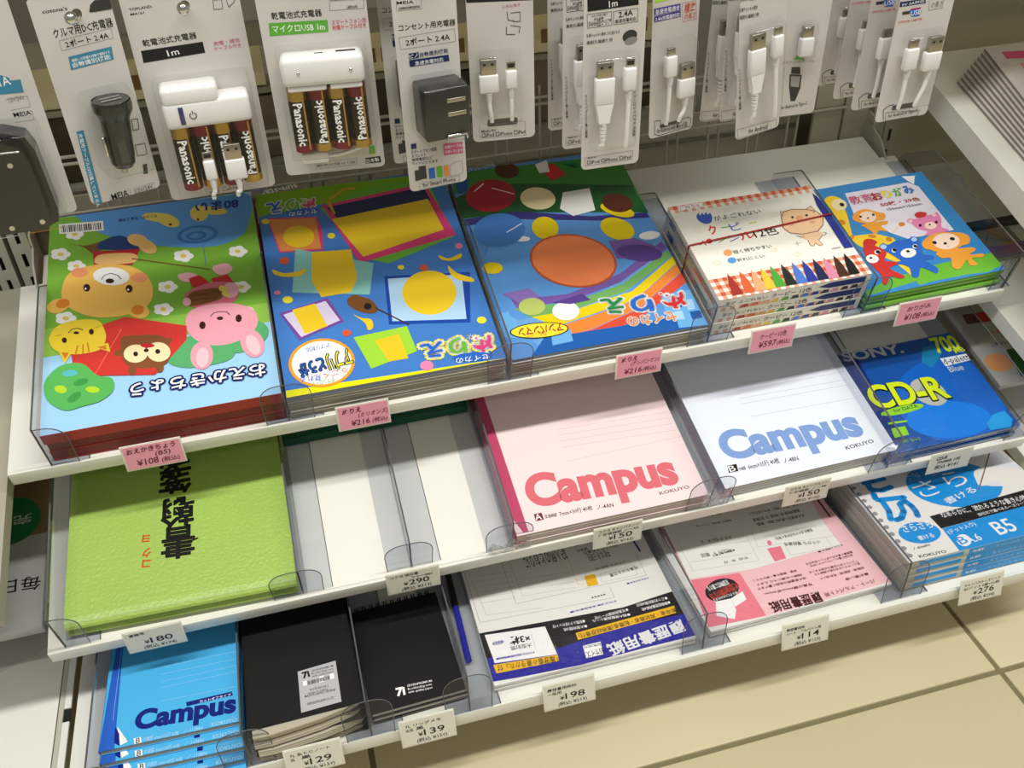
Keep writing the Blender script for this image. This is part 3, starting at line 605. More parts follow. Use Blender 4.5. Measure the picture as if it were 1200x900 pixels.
  ('P','p6',[73.3,30.0,76.5,17.9,76.9,2.9,66.4,3.0,69.4,17.9]),
  ('P','p7',[84.2,29.9,87.3,17.8,87.6,2.8,77.0,2.9,80.2,17.8]),
  ('P','p8',[94.7,29.9,97.7,17.8,97.8,2.7,87.2,2.8,90.5,17.7]),
  ('P','p9',[105.5,29.8,108.4,17.7,108.5,2.6,97.8,2.7,101.2,17.7]),
  ('P','p10',[116.0,29.4,118.8,17.2,118.8,2.1,108.1,2.2,111.6,17.2]),
  ('P','p11',[126.4,29.4,129.2,17.2,129.0,2.1,118.3,2.2,121.9,17.2]),
  ('P','p12',[137.3,29.9,140.0,17.6,139.7,2.5,128.9,2.6,132.7,17.6]),
 ],
 'origami':[
  ('P','oblue',[0.0,0.0,150.0,0.0,150.0,152.0,0.0,152.0]),
  ('P','agr3',[0.7,7.6,37.1,17.8,85.6,20.5,106.9,22.8,150.0,23.9,148.7,7.2,132.5,1.2,58.0,7.6,0.0,1.3]),
  ('S','agr3',[65.9,20.5,87.0,22.7,106.9,22.8,123.4,17.4,150.0,23.9,148.0,4.9,74.8,3.4,55.4,3.4]),
  ('P','oyel',[27.3,133.9,35.4,137.7,43.1,132.9,38.0,108.9,27.4,79.0,50.3,77.3,66.1,66.7,65.1,38.4,55.2,15.7,48.7,37.3,36.8,50.5,26.1,66.1,22.2,80.3]),
  ('P','opale',[52.3,139.3,126.2,139.4,133.9,131.1,132.4,62.3,79.4,62.1,66.8,74.6,45.1,107.1]),
  ('E','oyel',[34.6,127.9,7.6,-7.8,-7.1,-8.3]),
  ('E','cream',[37.7,124.9,6.7,-3.8,-5.3,-7.6]),
  ('E','black',[40.4,124.2,1.7,-1.8,-1.9,-2.2]),
  ('E','obrn',[27.1,100.0,2.7,-2.7,-2.6,-2.9]),
  ('E','obrn',[60.7,66.0,2.1,-2.1,-2.2,-2.4]),
  ('E','obrn',[46.5,74.2,3.6,-2.0,-1.6,-2.2]),
  ('E','obrn',[26.4,77.9,2.1,-0.5,-1.6,-2.8]),
  ('L','oyel',[0.9,69.4,73.9,83.6,82.5]),
  ('E','obrn',[85.0,82.5,3.2,-0.8,-1.7,-2.8]),
  ('P','white',[124.9,149.6,140.6,147.3,127.5,141.5]),
  ('P','white',[127.5,141.5,139.4,147.0,130.8,134.8]),
  ('T','white',[50.7,122.6,26.6,-0.3,0.1,11.1,0.8],'教育'),
  ('T','pinkt',[50.7,122.6,26.6,-0.3,0.1,11.1,0],'教育'),
  ('T','white',[75.7,122.1,13.0,0.3,-0.2,11.0,1.0],'お'),
  ('T','aredd',[75.7,122.1,13.0,0.3,-0.2,11.0,0],'お'),
  ('T','white',[90.0,122.9,9.7,0.5,-0.6,10.5,0.8],'り'),
  ('T','yelc',[90.0,122.9,9.7,0.5,-0.6,10.5,0],'り'),
  ('T','white',[101.6,122.9,11.1,-0.7,0.7,11.7,0.8],'が'),
  ('T','agr2',[101.6,122.9,11.1,-0.7,0.7,11.7,0],'が'),
  ('T','white',[114.5,123.5,11.6,0.1,-0.1,11.3,0.8],'み'),
  ('T','nbluel',[114.5,123.5,11.6,0.1,-0.1,11.3,0],'み'),
  ('T','white',[78.8,111.7,45.2,-0.9,0.1,5.2,0.3],'50枚・29色'),
  ('T','aredd',[78.8,111.7,45.2,-0.9,0.1,5.2,0],'50枚・29色'),
  ('T','black',[82.1,104.1,39.7,-0.2,0.0,3.6,0],'150mm×150mm'),
  ('S','oor',[42.0,105.1,48.9,110.4,60.2,112.3,70.4,105.1,76.1,100.9,71.9,93.6,63.4,93.0,52.5,91.6,44.3,95.0,40.2,100.1]),
  ('E','skin',[56.8,100.9,7.9,-3.1,-4.6,-7.1]),
  ('E','black',[49.7,102.7,1.0,-1.0,-1.1,-1.3]),
  ('E','black',[63.9,102.2,1.0,-1.0,-1.2,-1.3]),
  ('E','black',[55.9,99.0,1.1,-0.3,-0.6,-1.0]),
  ('L','redd',[0.27,53.9,95.9,56.6,96.0]),
  ('S','oor',[44.1,91.0,56.7,91.9,72.3,90.8,70.8,86.5,62.8,85.0,65.7,76.2,57.6,79.5,51.4,75.7,48.8,81.7,46.0,87.2]),
  ('S','opink',[92.7,85.8,97.3,88.2,102.2,86.2,114.1,88.8,123.8,87.8,129.7,90.5,130.1,86.2,128.2,78.4,122.2,68.9,126.4,62.5,99.0,61.2,104.4,66.6,97.8,72.3,95.0,81.1]),
  ('E','earp',[96.1,84.6,2.1,-0.5,-1.3,-2.1]),
  ('E','earp',[124.9,86.9,2.2,-0.5,-1.4,-2.2]),
  ('E','skin',[112.4,73.5,6.0,-1.5,-2.9,-4.7]),
  ('E','black',[102.3,76.3,1.6,-0.4,-1.2,-1.9]),
  ('E','black',[120.9,76.6,1.6,-0.4,-1.2,-1.9]),
  ('E','black',[112.3,74.9,1.2,-0.3,-0.7,-1.2]),
  ('S','sred',[105.5,92.3,111.7,94.9,119.0,91.7,113.9,86.9,105.9,87.2]),
  ('S','oor',[89.9,52.9,102.6,60.3,116.0,62.3,130.2,58.8,138.3,55.5,141.4,49.4,136.2,41.4,126.9,39.7,115.5,36.1,101.2,35.7,92.9,41.7,88.3,45.5]),
  ('E','skin',[114.9,49.3,13.3,-3.3,-6.6,-10.4]),
  ('E','black',[102.4,50.3,1.5,-1.5,-1.7,-1.8]),
  ('E','black',[122.9,50.8,2.2,-1.2,-1.6,-2.0]),
  ('E','black',[112.1,46.6,1.7,-0.4,-1.0,-1.6]),
  ('L','redd',[0.36,111.1,41.8,114.7,42.8]),
  ('S','oor',[96.0,37.0,116.2,37.2,135.1,35.1,136.3,30.9,127.4,26.6,140.3,24.7,137.3,20.3,126.2,21.8,126.3,12.8,118.8,13.5,119.6,20.9,105.7,11.7,100.3,15.6,105.6,26.9,97.0,29.1]),
  ('S','nbluel',[45.5,58.7,51.4,62.0,55.5,58.8,65.1,61.7,78.7,60.9,84.3,63.5,90.6,60.6,88.1,53.3,84.3,43.8,82.6,37.8,90.5,34.6,88.8,30.4,79.5,29.7,85.1,18.1,80.2,11.9,73.4,19.8,69.0,22.2,60.6,11.9,55.0,13.8,58.8,24.7,52.9,31.2,47.2,31.4,50.6,35.6,55.5,35.6,50.6,47.1,44.6,53.7]),
  ('E','askyl',[49.2,57.3,3.1,-0.8,-1.7,-2.9]),
  ('E','askyl',[84.8,59.4,2.8,-0.7,-1.7,-2.8]),
  ('E','white',[56.9,50.2,2.4,-0.6,-1.6,-2.7]),
  ('E','white',[80.1,50.1,2.4,-0.6,-1.7,-2.7]),
  ('E','black',[57.5,50.5,1.5,-1.5,-1.7,-1.8]),
  ('E','black',[80.6,50.2,1.4,-1.4,-1.5,-1.6]),
  ('E','white',[68.7,43.4,8.1,-1.0,-3.1,-5.9]),
  ('E','black',[69.5,45.5,1.9,-0.5,-0.9,-1.6]),
  ('L','redd',[0.35,67.9,41.5,71.2,42.0]),
  ('S','sred',[30.0,62.6,35.4,70.4,42.5,70.7,46.8,64.9,41.9,60.9,47.0,54.4,47.1,48.0,40.2,39.5,49.8,35.8,49.5,32.1,39.5,28.3,47.5,16.4,42.6,13.9,33.8,18.6,26.3,10.7,22.1,11.8,26.6,22.9,24.9,33.2,25.3,50.8]),
  ('E','white',[39.6,51.9,3.1,-0.8,-1.7,-2.9]),
  ('E','black',[40.1,51.8,1.7,-1.8,-1.8,-2.0]),
  ('E','white',[29.6,44.7,5.7,-2.2,-3.4,-5.2]),
  ('E','black',[28.8,46.1,1.5,-0.4,-0.8,-1.3]),
  ('L','redd',[0.35,28.3,42.5,32.3,43.2]),
 ],
 'green':[
  ('T','red3',[67.1,48.6,-6.7,0.8,-0.8,-7.1,0],'コ'),
  ('T','red3',[67.8,59.5,-7.4,0.5,-0.6,-8.4,0],'ク'),
  ('T','red3',[66.9,72.8,-6.5,0.7,-0.7,-6.7,0],'ヨ'),
  ('T','ink',[103.3,72.8,-26.4,1.2,-1.3,-28.4,0.6],'書'),
  ('T','ink',[103.3,72.8,-26.4,1.2,-1.3,-28.4,0],'書'),
  ('T','ink',[103.6,102.5,-27.0,1.1,-1.1,-26.6,0.6],'翰'),
  ('T','ink',[103.6,102.5,-27.0,1.1,-1.1,-26.6,0],'翰'),
  ('T','ink',[102.7,141.7,-27.1,1.2,-1.4,-31.7,0.6],'箋'),
  ('T','ink',[102.7,141.7,-27.1,1.2,-1.4,-31.7,0],'箋'),
  ('L','ink',[1.58,84.5,59.5,98.5,59.0,105.4,60.9]),
 ],
 'pink':[
  ('P','campink',[0.0,0.0,179.0,0.0,179.0,252.0,0.0,252.0]),
  ('P','spinep',[0.0,212.2,0.9,158.6,0.0,20.3,6.4,2.0,11.1,2.0,9.4,156.6,12.5,206.5]),
  ('L','gline',[0.25,65.3,101.5,175.9,96.6]),
  ('L','gline',[0.25,65.5,95.0,175.6,89.6]),
  ('L','gline',[0.25,65.6,87.9,175.2,82.7]),
  ('L','gline',[0.25,64.6,80.9,176.7,74.6]),
  ('L','gline',[0.25,64.0,64.8,178.7,66.3]),
  ('T','camred',[18.4,26.3,140.4,-7.2,1.7,33.6,0],'Campus'),
  ('T','camred2',[136.0,9.9,28.8,0.4,-0.0,3.3,0],'KOKUYO'),
  ('P','maroon',[20.2,17.9,27.4,17.6,27.4,10.4,20.1,10.3]),
  ('T','white',[20.3,11.2,5.8,-0.0,0.0,6.1,0],'A'),
  ('T','black',[28.7,11.5,11.3,-0.6,0.2,3.3,0],'普通横罫'),
  ('T','black',[42.1,10.6,30.4,-0.8,0.1,4.7,0],'7mm×30行 40枚'),
  ('T','black',[76.3,8.9,15.2,-0.6,0.2,4.3,0],'ノ-4AN'),
 ],
 'blue':[
  ('P','camwhite',[0.0,0.0,178.0,0.0,178.0,252.0,0.0,252.0]),
  ('P','sgrey',[0.0,153.9,0.9,136.4,0.0,14.4,0.0,12.1,0.0,0.0,0.0,143.3]),
  ('L','gline',[0.28,59.5,111.4,173.9,106.0]),
  ('L','gline',[0.28,58.3,103.5,173.3,99.8]),
  ('L','gline',[0.28,56.6,93.8,172.1,89.6]),
  ('L','gline',[0.28,55.4,86.9,171.4,83.1]),
  ('L','gline',[0.28,57.6,70.5,169.2,66.4]),
  ('T','camblue',[13.3,30.0,143.2,-5.3,1.2,31.8,0],'Campus'),
  ('T','black',[129.9,11.7,30.1,1.3,-0.2,4.0,0],'KOKUYO'),
  ('P','ink',[11.8,23.1,21.2,22.9,19.6,15.0,10.2,15.3]),
  ('T','white',[11.8,15.9,6.4,0.2,-0.2,6.4,0],'B'),
  ('T','black',[20.9,15.1,7.0,0.0,-0.0,3.4,0],'中横罫'),
  ('T','black',[30.1,14.5,31.7,-0.5,0.1,5.8,0],'6mm×35行 40枚'),
  ('T','black',[65.4,12.7,14.9,-0.5,0.2,4.8,0],'ノ-4BN'),
 ],
 'cdr':[
  ('P','cdblue',[0.0,0.0,142.0,0.0,142.0,125.0,0.0,125.0]),
  ('P','cddark',[3.5,125.0,31.0,125.0,28.7,122.0,19.1,11.1,3.6,13.0]),
  ('E','cdblue2',[93.5,45.9,47.4,-24.5,-35.8,-43.8]),
  ('E','cdblue3',[77.5,23.7,41.3,-10.4,-12.6,-20.1]),
  ('P','cdcy',[101.6,113.6,120.0,113.9,118.7,102.1,96.9,86.2,90.2,94.9]),
  ('E','silver',[76.4,59.2,12.0,-14.1,-12.4,-11.0]),
  ('E','silver2',[76.4,59.2,6.1,-7.2,-6.1,-5.4]),
  ('T','cdnavy',[13.2,115.9,67.3,-3.8,0.7,12.0,0.2],'SONY.'),
  ('T','silverl',[13.2,115.9,67.3,-3.8,0.7,12.0,0],'SONY.'),
  ('T','cdnavy',[12.5,53.1,83.0,-5.4,1.8,27.8,1.2],'CD-R'),
  ('T','cdyel',[12.7,53.5,83.3,-5.0,1.7,28.2,0],'CD-R'),
  ('T','cdyel',[113.5,103.4,28.1,-2.1,1.5,20.4,0],'700'),
  ('T','cdyel',[132.1,97.6,11.7,0.7,-0.4,5.9,0],'MB'),
  ('P','cdwh',[111.6,95.5,142.0,94.9,142.0,86.0,111.9,84.7]),
  ('T','black',[112.3,87.0,34.1,-0.2,0.0,7.8,0],'d-palette'),
  ('T','silverl',[112.3,76.5,16.3,-0.1,0.0,7.2,0],'Blue'),
  ('E','cdyel2',[38.4,45.5,23.8,-0.2,-1.8,-4.6]),
  ('T','cdnavy',[29.3,44.5,26.5,-0.1,0.0,4.0,0],'for DATA'),
  ('P','cdyel2',[16.2,34.9,35.8,33.2,35.6,31.1,15.7,32.5]),
  ('P','cdyel2',[15.7,27.6,30.4,27.1,29.0,16.9,13.1,16.8]),
  ('T','cdyel2',[18.0,9.3,18.3,-0.5,0.1,3.5,0],'48× Speed'),
  ('P','cdcy2',[110.8,10.0,121.9,17.9,136.7,19.7,138.7,8.3,131.5,0.5,109.3,1.9]),
 ],
 'cyan':[
  ('P','cyan',[0.0,0.0,108.0,0.0,108.0,190.0,0.0,190.0]),
  ('P','cyanb',[0.0,0.0,4.3,107.8,2.8,125.1,9.3,123.4,11.9,0.0]),
  ('L','askyl',[0.25,8.5,103.4,8.2,26.9]),
  ('T','navyc',[25.4,13.9,80.1,-3.6,0.8,18.1,0],'Campus'),
  ('P','navyc',[65.5,29.6,102.2,30.5,103.2,26.4,66.1,25.3]),
  ('T','white',[76.3,26.1,25.2,0.4,-0.0,2.5,0],'カットオフタイプ'),
  ('L','askyl',[0.25,43.4,63.6,107.7,63.4]),
  ('L','askyl',[0.25,43.0,70.9,107.7,71.5]),
  ('L','askyl',[0.25,43.9,55.7,107.7,56.2]),
  ('L','askyl',[0.25,44.2,49.5,107.7,50.0]),
  ('L','askyl',[0.25,45.0,35.9,107.7,34.6]),
  ('P','white',[25.9,5.5,31.6,5.3,32.4,0.0,27.0,0.0]),
  ('T','black',[27.9,0.3,3.2,-0.0,0.0,4.8,0],'B'),
  ('T','askyl',[33.3,0.8,27.5,-1.2,0.2,4.0,0],'中横罫 6mm×35行 40枚'),
  ('T','askyl',[64.2,0.3,15.1,-0.6,0.1,3.5,0],'ノ-110BN'),
  ('T','askyl',[86.3,0.6,19.9,-0.2,0.0,3.5,0],'KOKUYO'),
  ('P','white',[12.3,20.1,21.7,3.8,16.2,1.7,14.9,8.3]),
  ('P','navyc',[10.6,20.6,14.5,12.6,15.5,1.4,11.3,5.2]),
 ],
 'black':[
  ('P','blk',[0.0,0.0,91.0,0.0,91.0,170.0,0.0,170.0]),
  ('P','stick',[43.3,45.1,75.1,46.8,74.6,5.2,42.2,4.3]),
  ('T','black',[46.7,37.0,6.2,0.5,-0.5,6.2,0],'7i'),
  ('T','black',[54.5,41.3,18.1,-0.0,0.0,2.0,0],'SEVENPREMIUM'),
  ('T','black',[54.2,38.6,18.1,-0.1,0.0,1.9,0],'Bookbinding note'),
  ('T','black',[54.4,35.8,18.0,-0.1,0.0,1.9,0],'with quality paper'),
  ('P','white',[46.4,34.0,49.6,34.2,49.5,29.3,46.4,29.4]),
  ('P','white',[59.9,34.7,63.7,34.7,63.4,28.7,59.7,28.6]),
  ('P','white',[68.6,34.7,72.1,34.6,71.9,29.4,68.4,29.3]),
  ('B','black',[49.9,32.9,68.4,33.2,68.5,29.5,50.0,29.2]),
  ('T','black',[51.3,22.8,15.1,-0.2,0.0,2.2,0],'NOTE BOOK S'),
  ('T','black',[49.7,19.7,15.8,-0.1,0.0,1.8,0],'PLAIN 36 SHEETS'),
  ('T','black',[46.6,17.7,24.7,-0.5,0.0,2.1,0],'MADE IN JAPAN / SEVEN&I'),
  ('T','black',[47.5,9.8,21.6,0.0,-0.0,2.3,0],'SEVEN-ELEVEN JAPAN CO.,LTD'),
 ],
 'ring':[
  ('P','blk',[0.0,0.0,80.0,0.0,80.0,112.0,0.0,112.0]),
  ('T','white',[23.0,11.4,7.7,-0.5,0.5,8.0,0],'7i'),
  ('T','white',[33.5,17.4,21.0,-1.4,0.1,2.1,0],'SEVENPREMIUM'),
  ('T','white',[33.4,14.0,20.4,-1.3,0.1,2.1,0],'Bookbinding note'),
  ('T','white',[33.0,10.8,20.8,-1.4,0.1,2.1,0],'with quality paper'),
 ],
 'res':[
  ('P','paper',[0.0,0.0,184.0,0.0,184.0,235.0,0.0,235.0]),
  ('L','gline2',[0.25,2.4,148.6,3.4,69.6,130.1,63.6,130.0,78.2]),
  ('L','gline2',[0.25,39.7,139.2,40.6,81.5,168.3,80.9,168.1,109.0]),
  ('L','gline3',[0.25,5.2,142.0,11.0,76.3,62.1,70.6]),
  ('L','gline3',[0.25,47.3,135.5,48.8,89.0,99.6,85.1]),
  ('L','gline3',[0.25,8.9,125.3,46.8,121.3]),
  ('L','gline3',[0.25,8.4,118.5,46.3,115.2]),
  ('L','gline3',[0.25,8.9,111.4,45.5,108.2]),
  ('L','gline3',[0.25,9.4,104.5,45.6,102.1]),
  ('L','gline3',[0.25,8.9,97.9,44.1,94.9]),
  ('L','gline3',[0.25,8.8,91.3,42.6,88.9]),
  ('L','gline3',[0.25,48.0,109.7,99.4,104.6]),
  ('L','gline3',[0.25,47.5,103.8,99.7,98.8]),
  ('L','gline3',[0.25,47.9,97.4,99.7,91.9]),
  ('L','gline3',[0.25,126.3,95.3,125.7,84.3,160.8,83.9,161.2,96.5,126.3,95.3]),
  ('T','gline2',[118.7,138.3,-28.3,0.8,-0.1,-3.4,0],'学歴・職歴・免許・資格'),
  ('T','gline2',[102.9,136.9,-42.0,-2.5,0.9,-16.0,0],'記入例のとおりに'),
  ('T','gline2',[161.0,131.9,-46.9,-1.3,0.1,-3.4,0],'現住所・電話番号・連絡先'),
  ('T','gline2',[155.0,127.6,-35.7,-1.4,0.2,-3.9,0],'記入上の注意事項'),
  ('T','gline2',[144.1,121.9,-22.2,-0.9,0.4,-9.3,0],'平成 年 月 日現在'),
  ('T','gline2',[155.3,104.0,-30.7,-1.1,0.1,-2.7,0],'ふりがな 氏名 印'),
  ('T','gline2',[163.7,94.3,-29.1,-2.8,0.4,-3.8,0],'写真をはる位置'),
  ('T','gline2',[123.6,70.0,-14.3,-0.4,0.0,-1.7,0],'◆◆◆◆◆'),
  ('P','yel3',[111.3,96.3,121.8,96.0,120.9,82.5,110.6,82.7]),
  ('L','yel3',[0.33,103.1,133.9,102.6,87.8,110.6,86.5]),
  ('L','yel3',[0.25,101.1,134.5,101.7,138.7]),
  ('L','resblue',[1.75,86.1,58.0,129.3,59.0]),
  ('T','white',[129.1,60.7,-40.7,-1.3,0.1,-2.9,0],'履歴書の書きかた見本'),
  ('L','resblue',[1.8,147.6,75.8,167.9,77.1]),
  ('T','white',[167.9,78.7,-19.2,-1.6,0.2,-2.9,0],'履歴書用紙見本'),
  ('L','resblue',[1.9,171.7,131.8,173.5,111.8]),
  ('P','resblk',[0.0,57.5,73.2,53.2,133.5,50.0,183.7,55.3,184.0,26.9,100.0,12.3,0.0,29.5]),
  ('P','resblk',[0.0,57.5,10.3,57.0,9.3,28.8,0.0,29.5]),
  ('P','resblue',[0.0,29.5,64.0,22.6,126.0,29.2,184.0,27.6,184.0,2.3,135.9,2.0,76.5,0.2,19.9,2.7,0.0,4.4]),
  ('P','resyel',[83.0,34.1,179.1,38.9,177.8,30.7,82.9,26.3]),
  ('T','resblk',[178.5,36.4,-93.9,-4.7,0.2,-4.8,0],'新卒者・再就職者・転職者(職務経歴書付)'),
  ('T','white',[178.6,21.6,-73.9,-8.3,1.4,-12.4,0.35],'履歴書用紙'),
  ('T','white',[178.6,21.6,-73.9,-8.3,1.4,-12.4,0],'履歴書用紙'),
  ('P','white',[84.9,19.0,101.4,19.1,99.2,5.4,83.7,5.6]),
  ('T','resblk',[100.9,12.0,-15.8,-0.2,0.1,-6.6,0],'B5サイズ'),
  ('T','resblk',[100.9,17.8,-15.6,0.6,-0.1,-2.8,0],'封筒2枚付'),
  ('T','white',[176.6,50.6,-30.5,-0.4,0.0,-3.4,0],'●三つ折用封筒4枚付'),
  ('T','white',[177.1,45.2,-28.1,-1.0,0.1,-3.4,0],'●職務経歴書用紙4枚'),
  ('T','white',[137.2,47.6,-32.5,-0.9,0.1,-3.1,0],'●写真用両面テープ付'),
  ('T','white',[137.1,41.7,-35.5,2.1,-0.2,-2.9,0],'●個人情報保護シール'),
  ('T','white',[95.3,46.1,-29.7,1.8,-0.2,-3.4,0],'●封筒入り7点セット付'),
  ('T','white',[95.4,40.0,-21.6,1.7,-0.2,-3.1,0],'●大型封筒3枚'),
  ('P','white',[4.2,54.3,58.8,48.6,60.6,16.4,5.8,22.3]),
  ('P','resyel',[4.0,20.9,61.0,15.9,59.9,9.1,4.7,11.6]),
  ('T','resblk',[59.7,14.8,-52.8,4.1,-0.5,-6.1,0],'「履歴書の書きかた」付'),
  ('L','resblue',[2.24,9.0,26.0,41.0,24.0]),
  ('T','white',[41.4,25.7,-31.4,1.9,-0.2,-3.6,0],'職務経歴書がきれいに入ります'),
  ('L','resblue',[4.17,10.8,42.7,17.0,42.6]),
  ('T','white',[19.1,44.6,-9.3,0.2,-0.1,-5.6,0],'大型封筒'),
  ('T','black',[42.8,43.2,-18.9,1.7,-0.7,-8.1,0],'×3枚'),
  ('T','black',[41.9,34.2,-18.8,1.3,-0.3,-4.2,0],'大型封筒'),
  ('L','gline3',[0.25,44.8,46.4,43.9,26.0]),
 ],
 'respink':[
  ('P','paper',[0.0,0.0,184.0,0.0,184.0,235.0,0.0,235.0]),
  ('P','pinkb',[176.5,129.3,184.0,124.6,184.0,1.2,182.6,0.0,146.3,48.0,68.5,54.0,56.2,55.2,8.0,61.4,5.3,153.8,17.2,149.9,7.6,65.0]),
  ('P','pinkb',[8.0,61.4,69.4,55.8,133.3,52.3,160.7,60.5,170.9,96.1,174.9,126.5,182.5,127.3,184.0,113.2,184.0,10.7,176.9,2.5,53.2,1.6,0.5,6.3]),
  ('P','paper',[13.7,141.7,171.3,124.5,166.6,85.2,166.3,58.6,69.4,55.8,8.6,62.6]),
  ('P','pinkb',[63.8,53.3,153.0,48.1,168.6,55.0,174.8,94.8,183.1,8.5,177.8,2.2,54.9,1.0]),
  ('P','pinks',[9.0,61.1,56.5,55.1,55.5,1.4,0.0,5.3]),
  ('P','paper',[0.0,4.3,52.9,1.2,177.2,0.0,178.3,0.0,175.2,0.0,49.8,0.0,0.0,0.1]),
  ('L','gline3',[0.25,17.5,110.3,15.8,71.1,81.2,63.7,85.2,98.5]),
  ('L','gline3',[0.25,16.7,98.9,83.1,90.3]),
  ('L','gline3',[0.25,16.5,82.0,80.5,74.6]),
  ('L','gline3',[0.25,93.0,100.4,88.7,79.7,166.7,70.2]),
  ('L','gline3',[0.25,114.6,74.1,113.4,60.2,156.6,57.5,158.3,71.5]),
  ('T','gline2',[70.1,101.9,-30.9,2.8,-0.4,-4.0,0],'氏名 印 性別 男・女'),
  ('T','gline2',[63.2,86.0,-31.7,2.4,-0.3,-4.7,0],'現住所 〒  電話'),
  ('T','gline2',[65.7,84.4,-23.5,-0.9,0.1,-2.5,0],'●●●年●月●日'),
  ('T','gline2',[73.5,71.8,-24.6,1.0,-0.1,-3.0,0],'平成  年  月'),
  ('T','gline2',[75.8,133.7,-36.7,4.3,-0.3,-2.3,0],'学歴・職歴などをまとめて書く'),
  ('T','gline2',[81.6,122.4,-37.1,3.0,-0.2,-2.8,0],'各種学校・専門学校・アルバイト歴'),
  ('T','gline2',[156.2,123.0,-54.8,2.2,-0.2,-4.2,0],'志望の動機・特技・好きな学科など'),
  ('T','gline2',[153.6,114.3,-52.4,1.7,-0.1,-4.2,0],'通勤時間 約 時間 分 配偶者'),
  ('T','gline2',[153.7,106.4,-51.4,3.0,-0.2,-4.1,0],'本人希望記入欄(特に給料・職種)'),
  ('T','gline2',[150.9,85.9,-40.9,0.0,-0.0,-3.9,0],'保護者(本人が未成年者の場合)'),
  ('T','gline2',[149.6,68.5,-34.6,8.4,-1.0,-4.0,0],'ふりがな 電話番号'),
  ('E','pinks',[102.0,81.2,-0.3,-3.4,-2.3,-0.7]),
  ('P','pinks',[96.1,75.0,110.2,74.1,107.1,58.0,94.9,57.8]),
  ('L','maroon2',[1.97,141.2,55.9,166.4,56.9]),
  ('T','white',[166.0,58.2,-23.2,-1.1,0.1,-2.9,0],'履歴書記入見本'),
  ('L','maroon2',[2.09,178.3,122.2,177.0,94.7]),
  ('E','black',[31.2,41.1,16.5,-0.9,-4.0,-12.9]),
  ('T','white',[41.0,50.7,-22.2,-2.1,0.5,-5.7,0],'志望動機に書ける'),
  ('T','redo3',[48.1,45.7,-31.8,-6.8,1.6,-7.4,0],'大型封筒付き'),
  ('T','white',[42.9,35.5,-25.2,-2.2,0.3,-3.1,0],'折らずに入れられます'),
  ('P','white',[19.3,30.2,34.4,29.2,32.7,15.7,26.6,6.5,12.7,14.7]),
  ('P','white',[34.4,29.2,48.3,33.7,47.3,23.7,33.5,19.2]),
  ('T','maroon',[114.2,11.1,-50.5,2.2,-0.5,-11.3,0.2],'履歴書用紙'),
  ('T','maroon',[170.8,9.8,-52.8,-1.3,0.1,-4.5,0],'パート・アルバイト用'),
  ('T','maroon',[171.4,46.9,-50.4,-0.4,0.0,-2.4,0],'履歴書の書き方のポイント見本付き'),
  ('T','maroon',[169.1,43.4,-45.8,-0.4,0.0,-2.4,0],'自己紹介書として使いやすい形式'),
  ('T','maroon',[169.6,35.3,-51.3,1.0,-0.0,-2.4,0],'アルバイト先で必要な項目をまとめ'),
  ('T','maroon',[169.7,32.0,-48.1,0.6,-0.0,-2.8,0],'記入しやすい大きな枠の用紙です'),
  ('T','maroon',[170.4,26.2,-46.1,0.1,-0.0,-2.8,0],'封筒3枚・用紙5枚・見本1枚入り'),
  ('T','maroon',[169.7,18.2,-24.0,0.3,-0.0,-2.8,0],'■お買い得'),
  ('T','maroon',[108.7,42.2,-44.8,1.0,-0.1,-2.4,0],'学歴・職歴を書く欄がひろく'),
  ('T','maroon',[110.6,36.1,-46.4,1.7,-0.1,-2.4,0],'短期の応募にも使えます'),
  ('T','maroon',[112.3,31.5,-49.6,1.5,-0.1,-2.8,0],'本人希望欄は自由に書けます'),
  ('T','maroon',[113.8,23.0,-47.8,2.4,-0.1,-2.8,0],'写真は横30mm縦40mm'),
 ],
 'loose':[
  ('P','paper',[0.0,0.0,182.0,0.0,182.0,250.0,0.0,250.0]),
  ('P','lwhite',[0.0,93.4,0.0,14.8,6.4,4.4,2.7,10.2,0.0,90.2]),
  ('E','lblue',[103.7,79.9,41.3,-19.3,-22.3,-28.0]),
  ('P','lwhite',[175.2,114.2,182.0,84.9,180.3,68.8,149.6,61.6,136.3,65.7,128.0,71.0,129.7,84.5,141.6,92.2,153.7,94.2]),
  ('S','askin',[132.2,87.9,141.6,92.2,153.6,91.3,159.5,85.2,170.6,83.2,182.0,73.9,171.4,57.6,153.0,60.5,142.2,70.8,132.1,68.4,125.5,70.4,128.0,79.4]),
  ('L','gpen',[1.27,168.0,110.4,122.1,66.0]),
  ('P','ink',[53.2,46.7,167.0,52.1,155.7,32.9,54.0,29.5]),
  ('T','white',[64.4,41.5,92.8,-1.7,0.1,6.8,0],'なめらかに、流れるような書き心地'),
  ('T','white',[98.2,33.7,55.1,1.2,-0.1,3.7,0],'当社比で選べるルーズリーフ'),
  ('P','lblue',[54.8,29.3,155.7,32.9,145.4,2.8,53.2,0.0]),
  ('P','lblue',[54.8,29.3,155.7,32.9,166.3,6.5,156.3,0.0,52.5,0.0]),
  ('T','white',[100.4,6.7,21.2,0.9,-0.7,16.2,0],'B5'),
  ('T','white',[56.9,21.3,31.2,2.8,-0.4,4.8,0],'(ドット入り)'),
  ('E','white',[64.5,10.4,4.1,-4.7,-6.0,-5.4]),
  ('T','lblue',[58.9,6.1,8.9,0.9,-0.9,8.9,0],'B'),
  ('T','white',[67.1,4.8,14.9,1.5,-0.8,8.6,0],'A.6'),
  ('E','lblue',[31.6,30.7,17.9,-7.0,-8.7,-11.9]),
  ('T','white',[18.5,35.4,30.5,-1.9,0.5,8.8,0],'さらさら'),
  ('T','white',[25.9,22.2,16.2,-0.1,0.0,5.3,0],'書ける'),
  ('T','black',[13.0,12.9,18.2,0.4,-0.1,2.7,0],'ノ-836BN'),
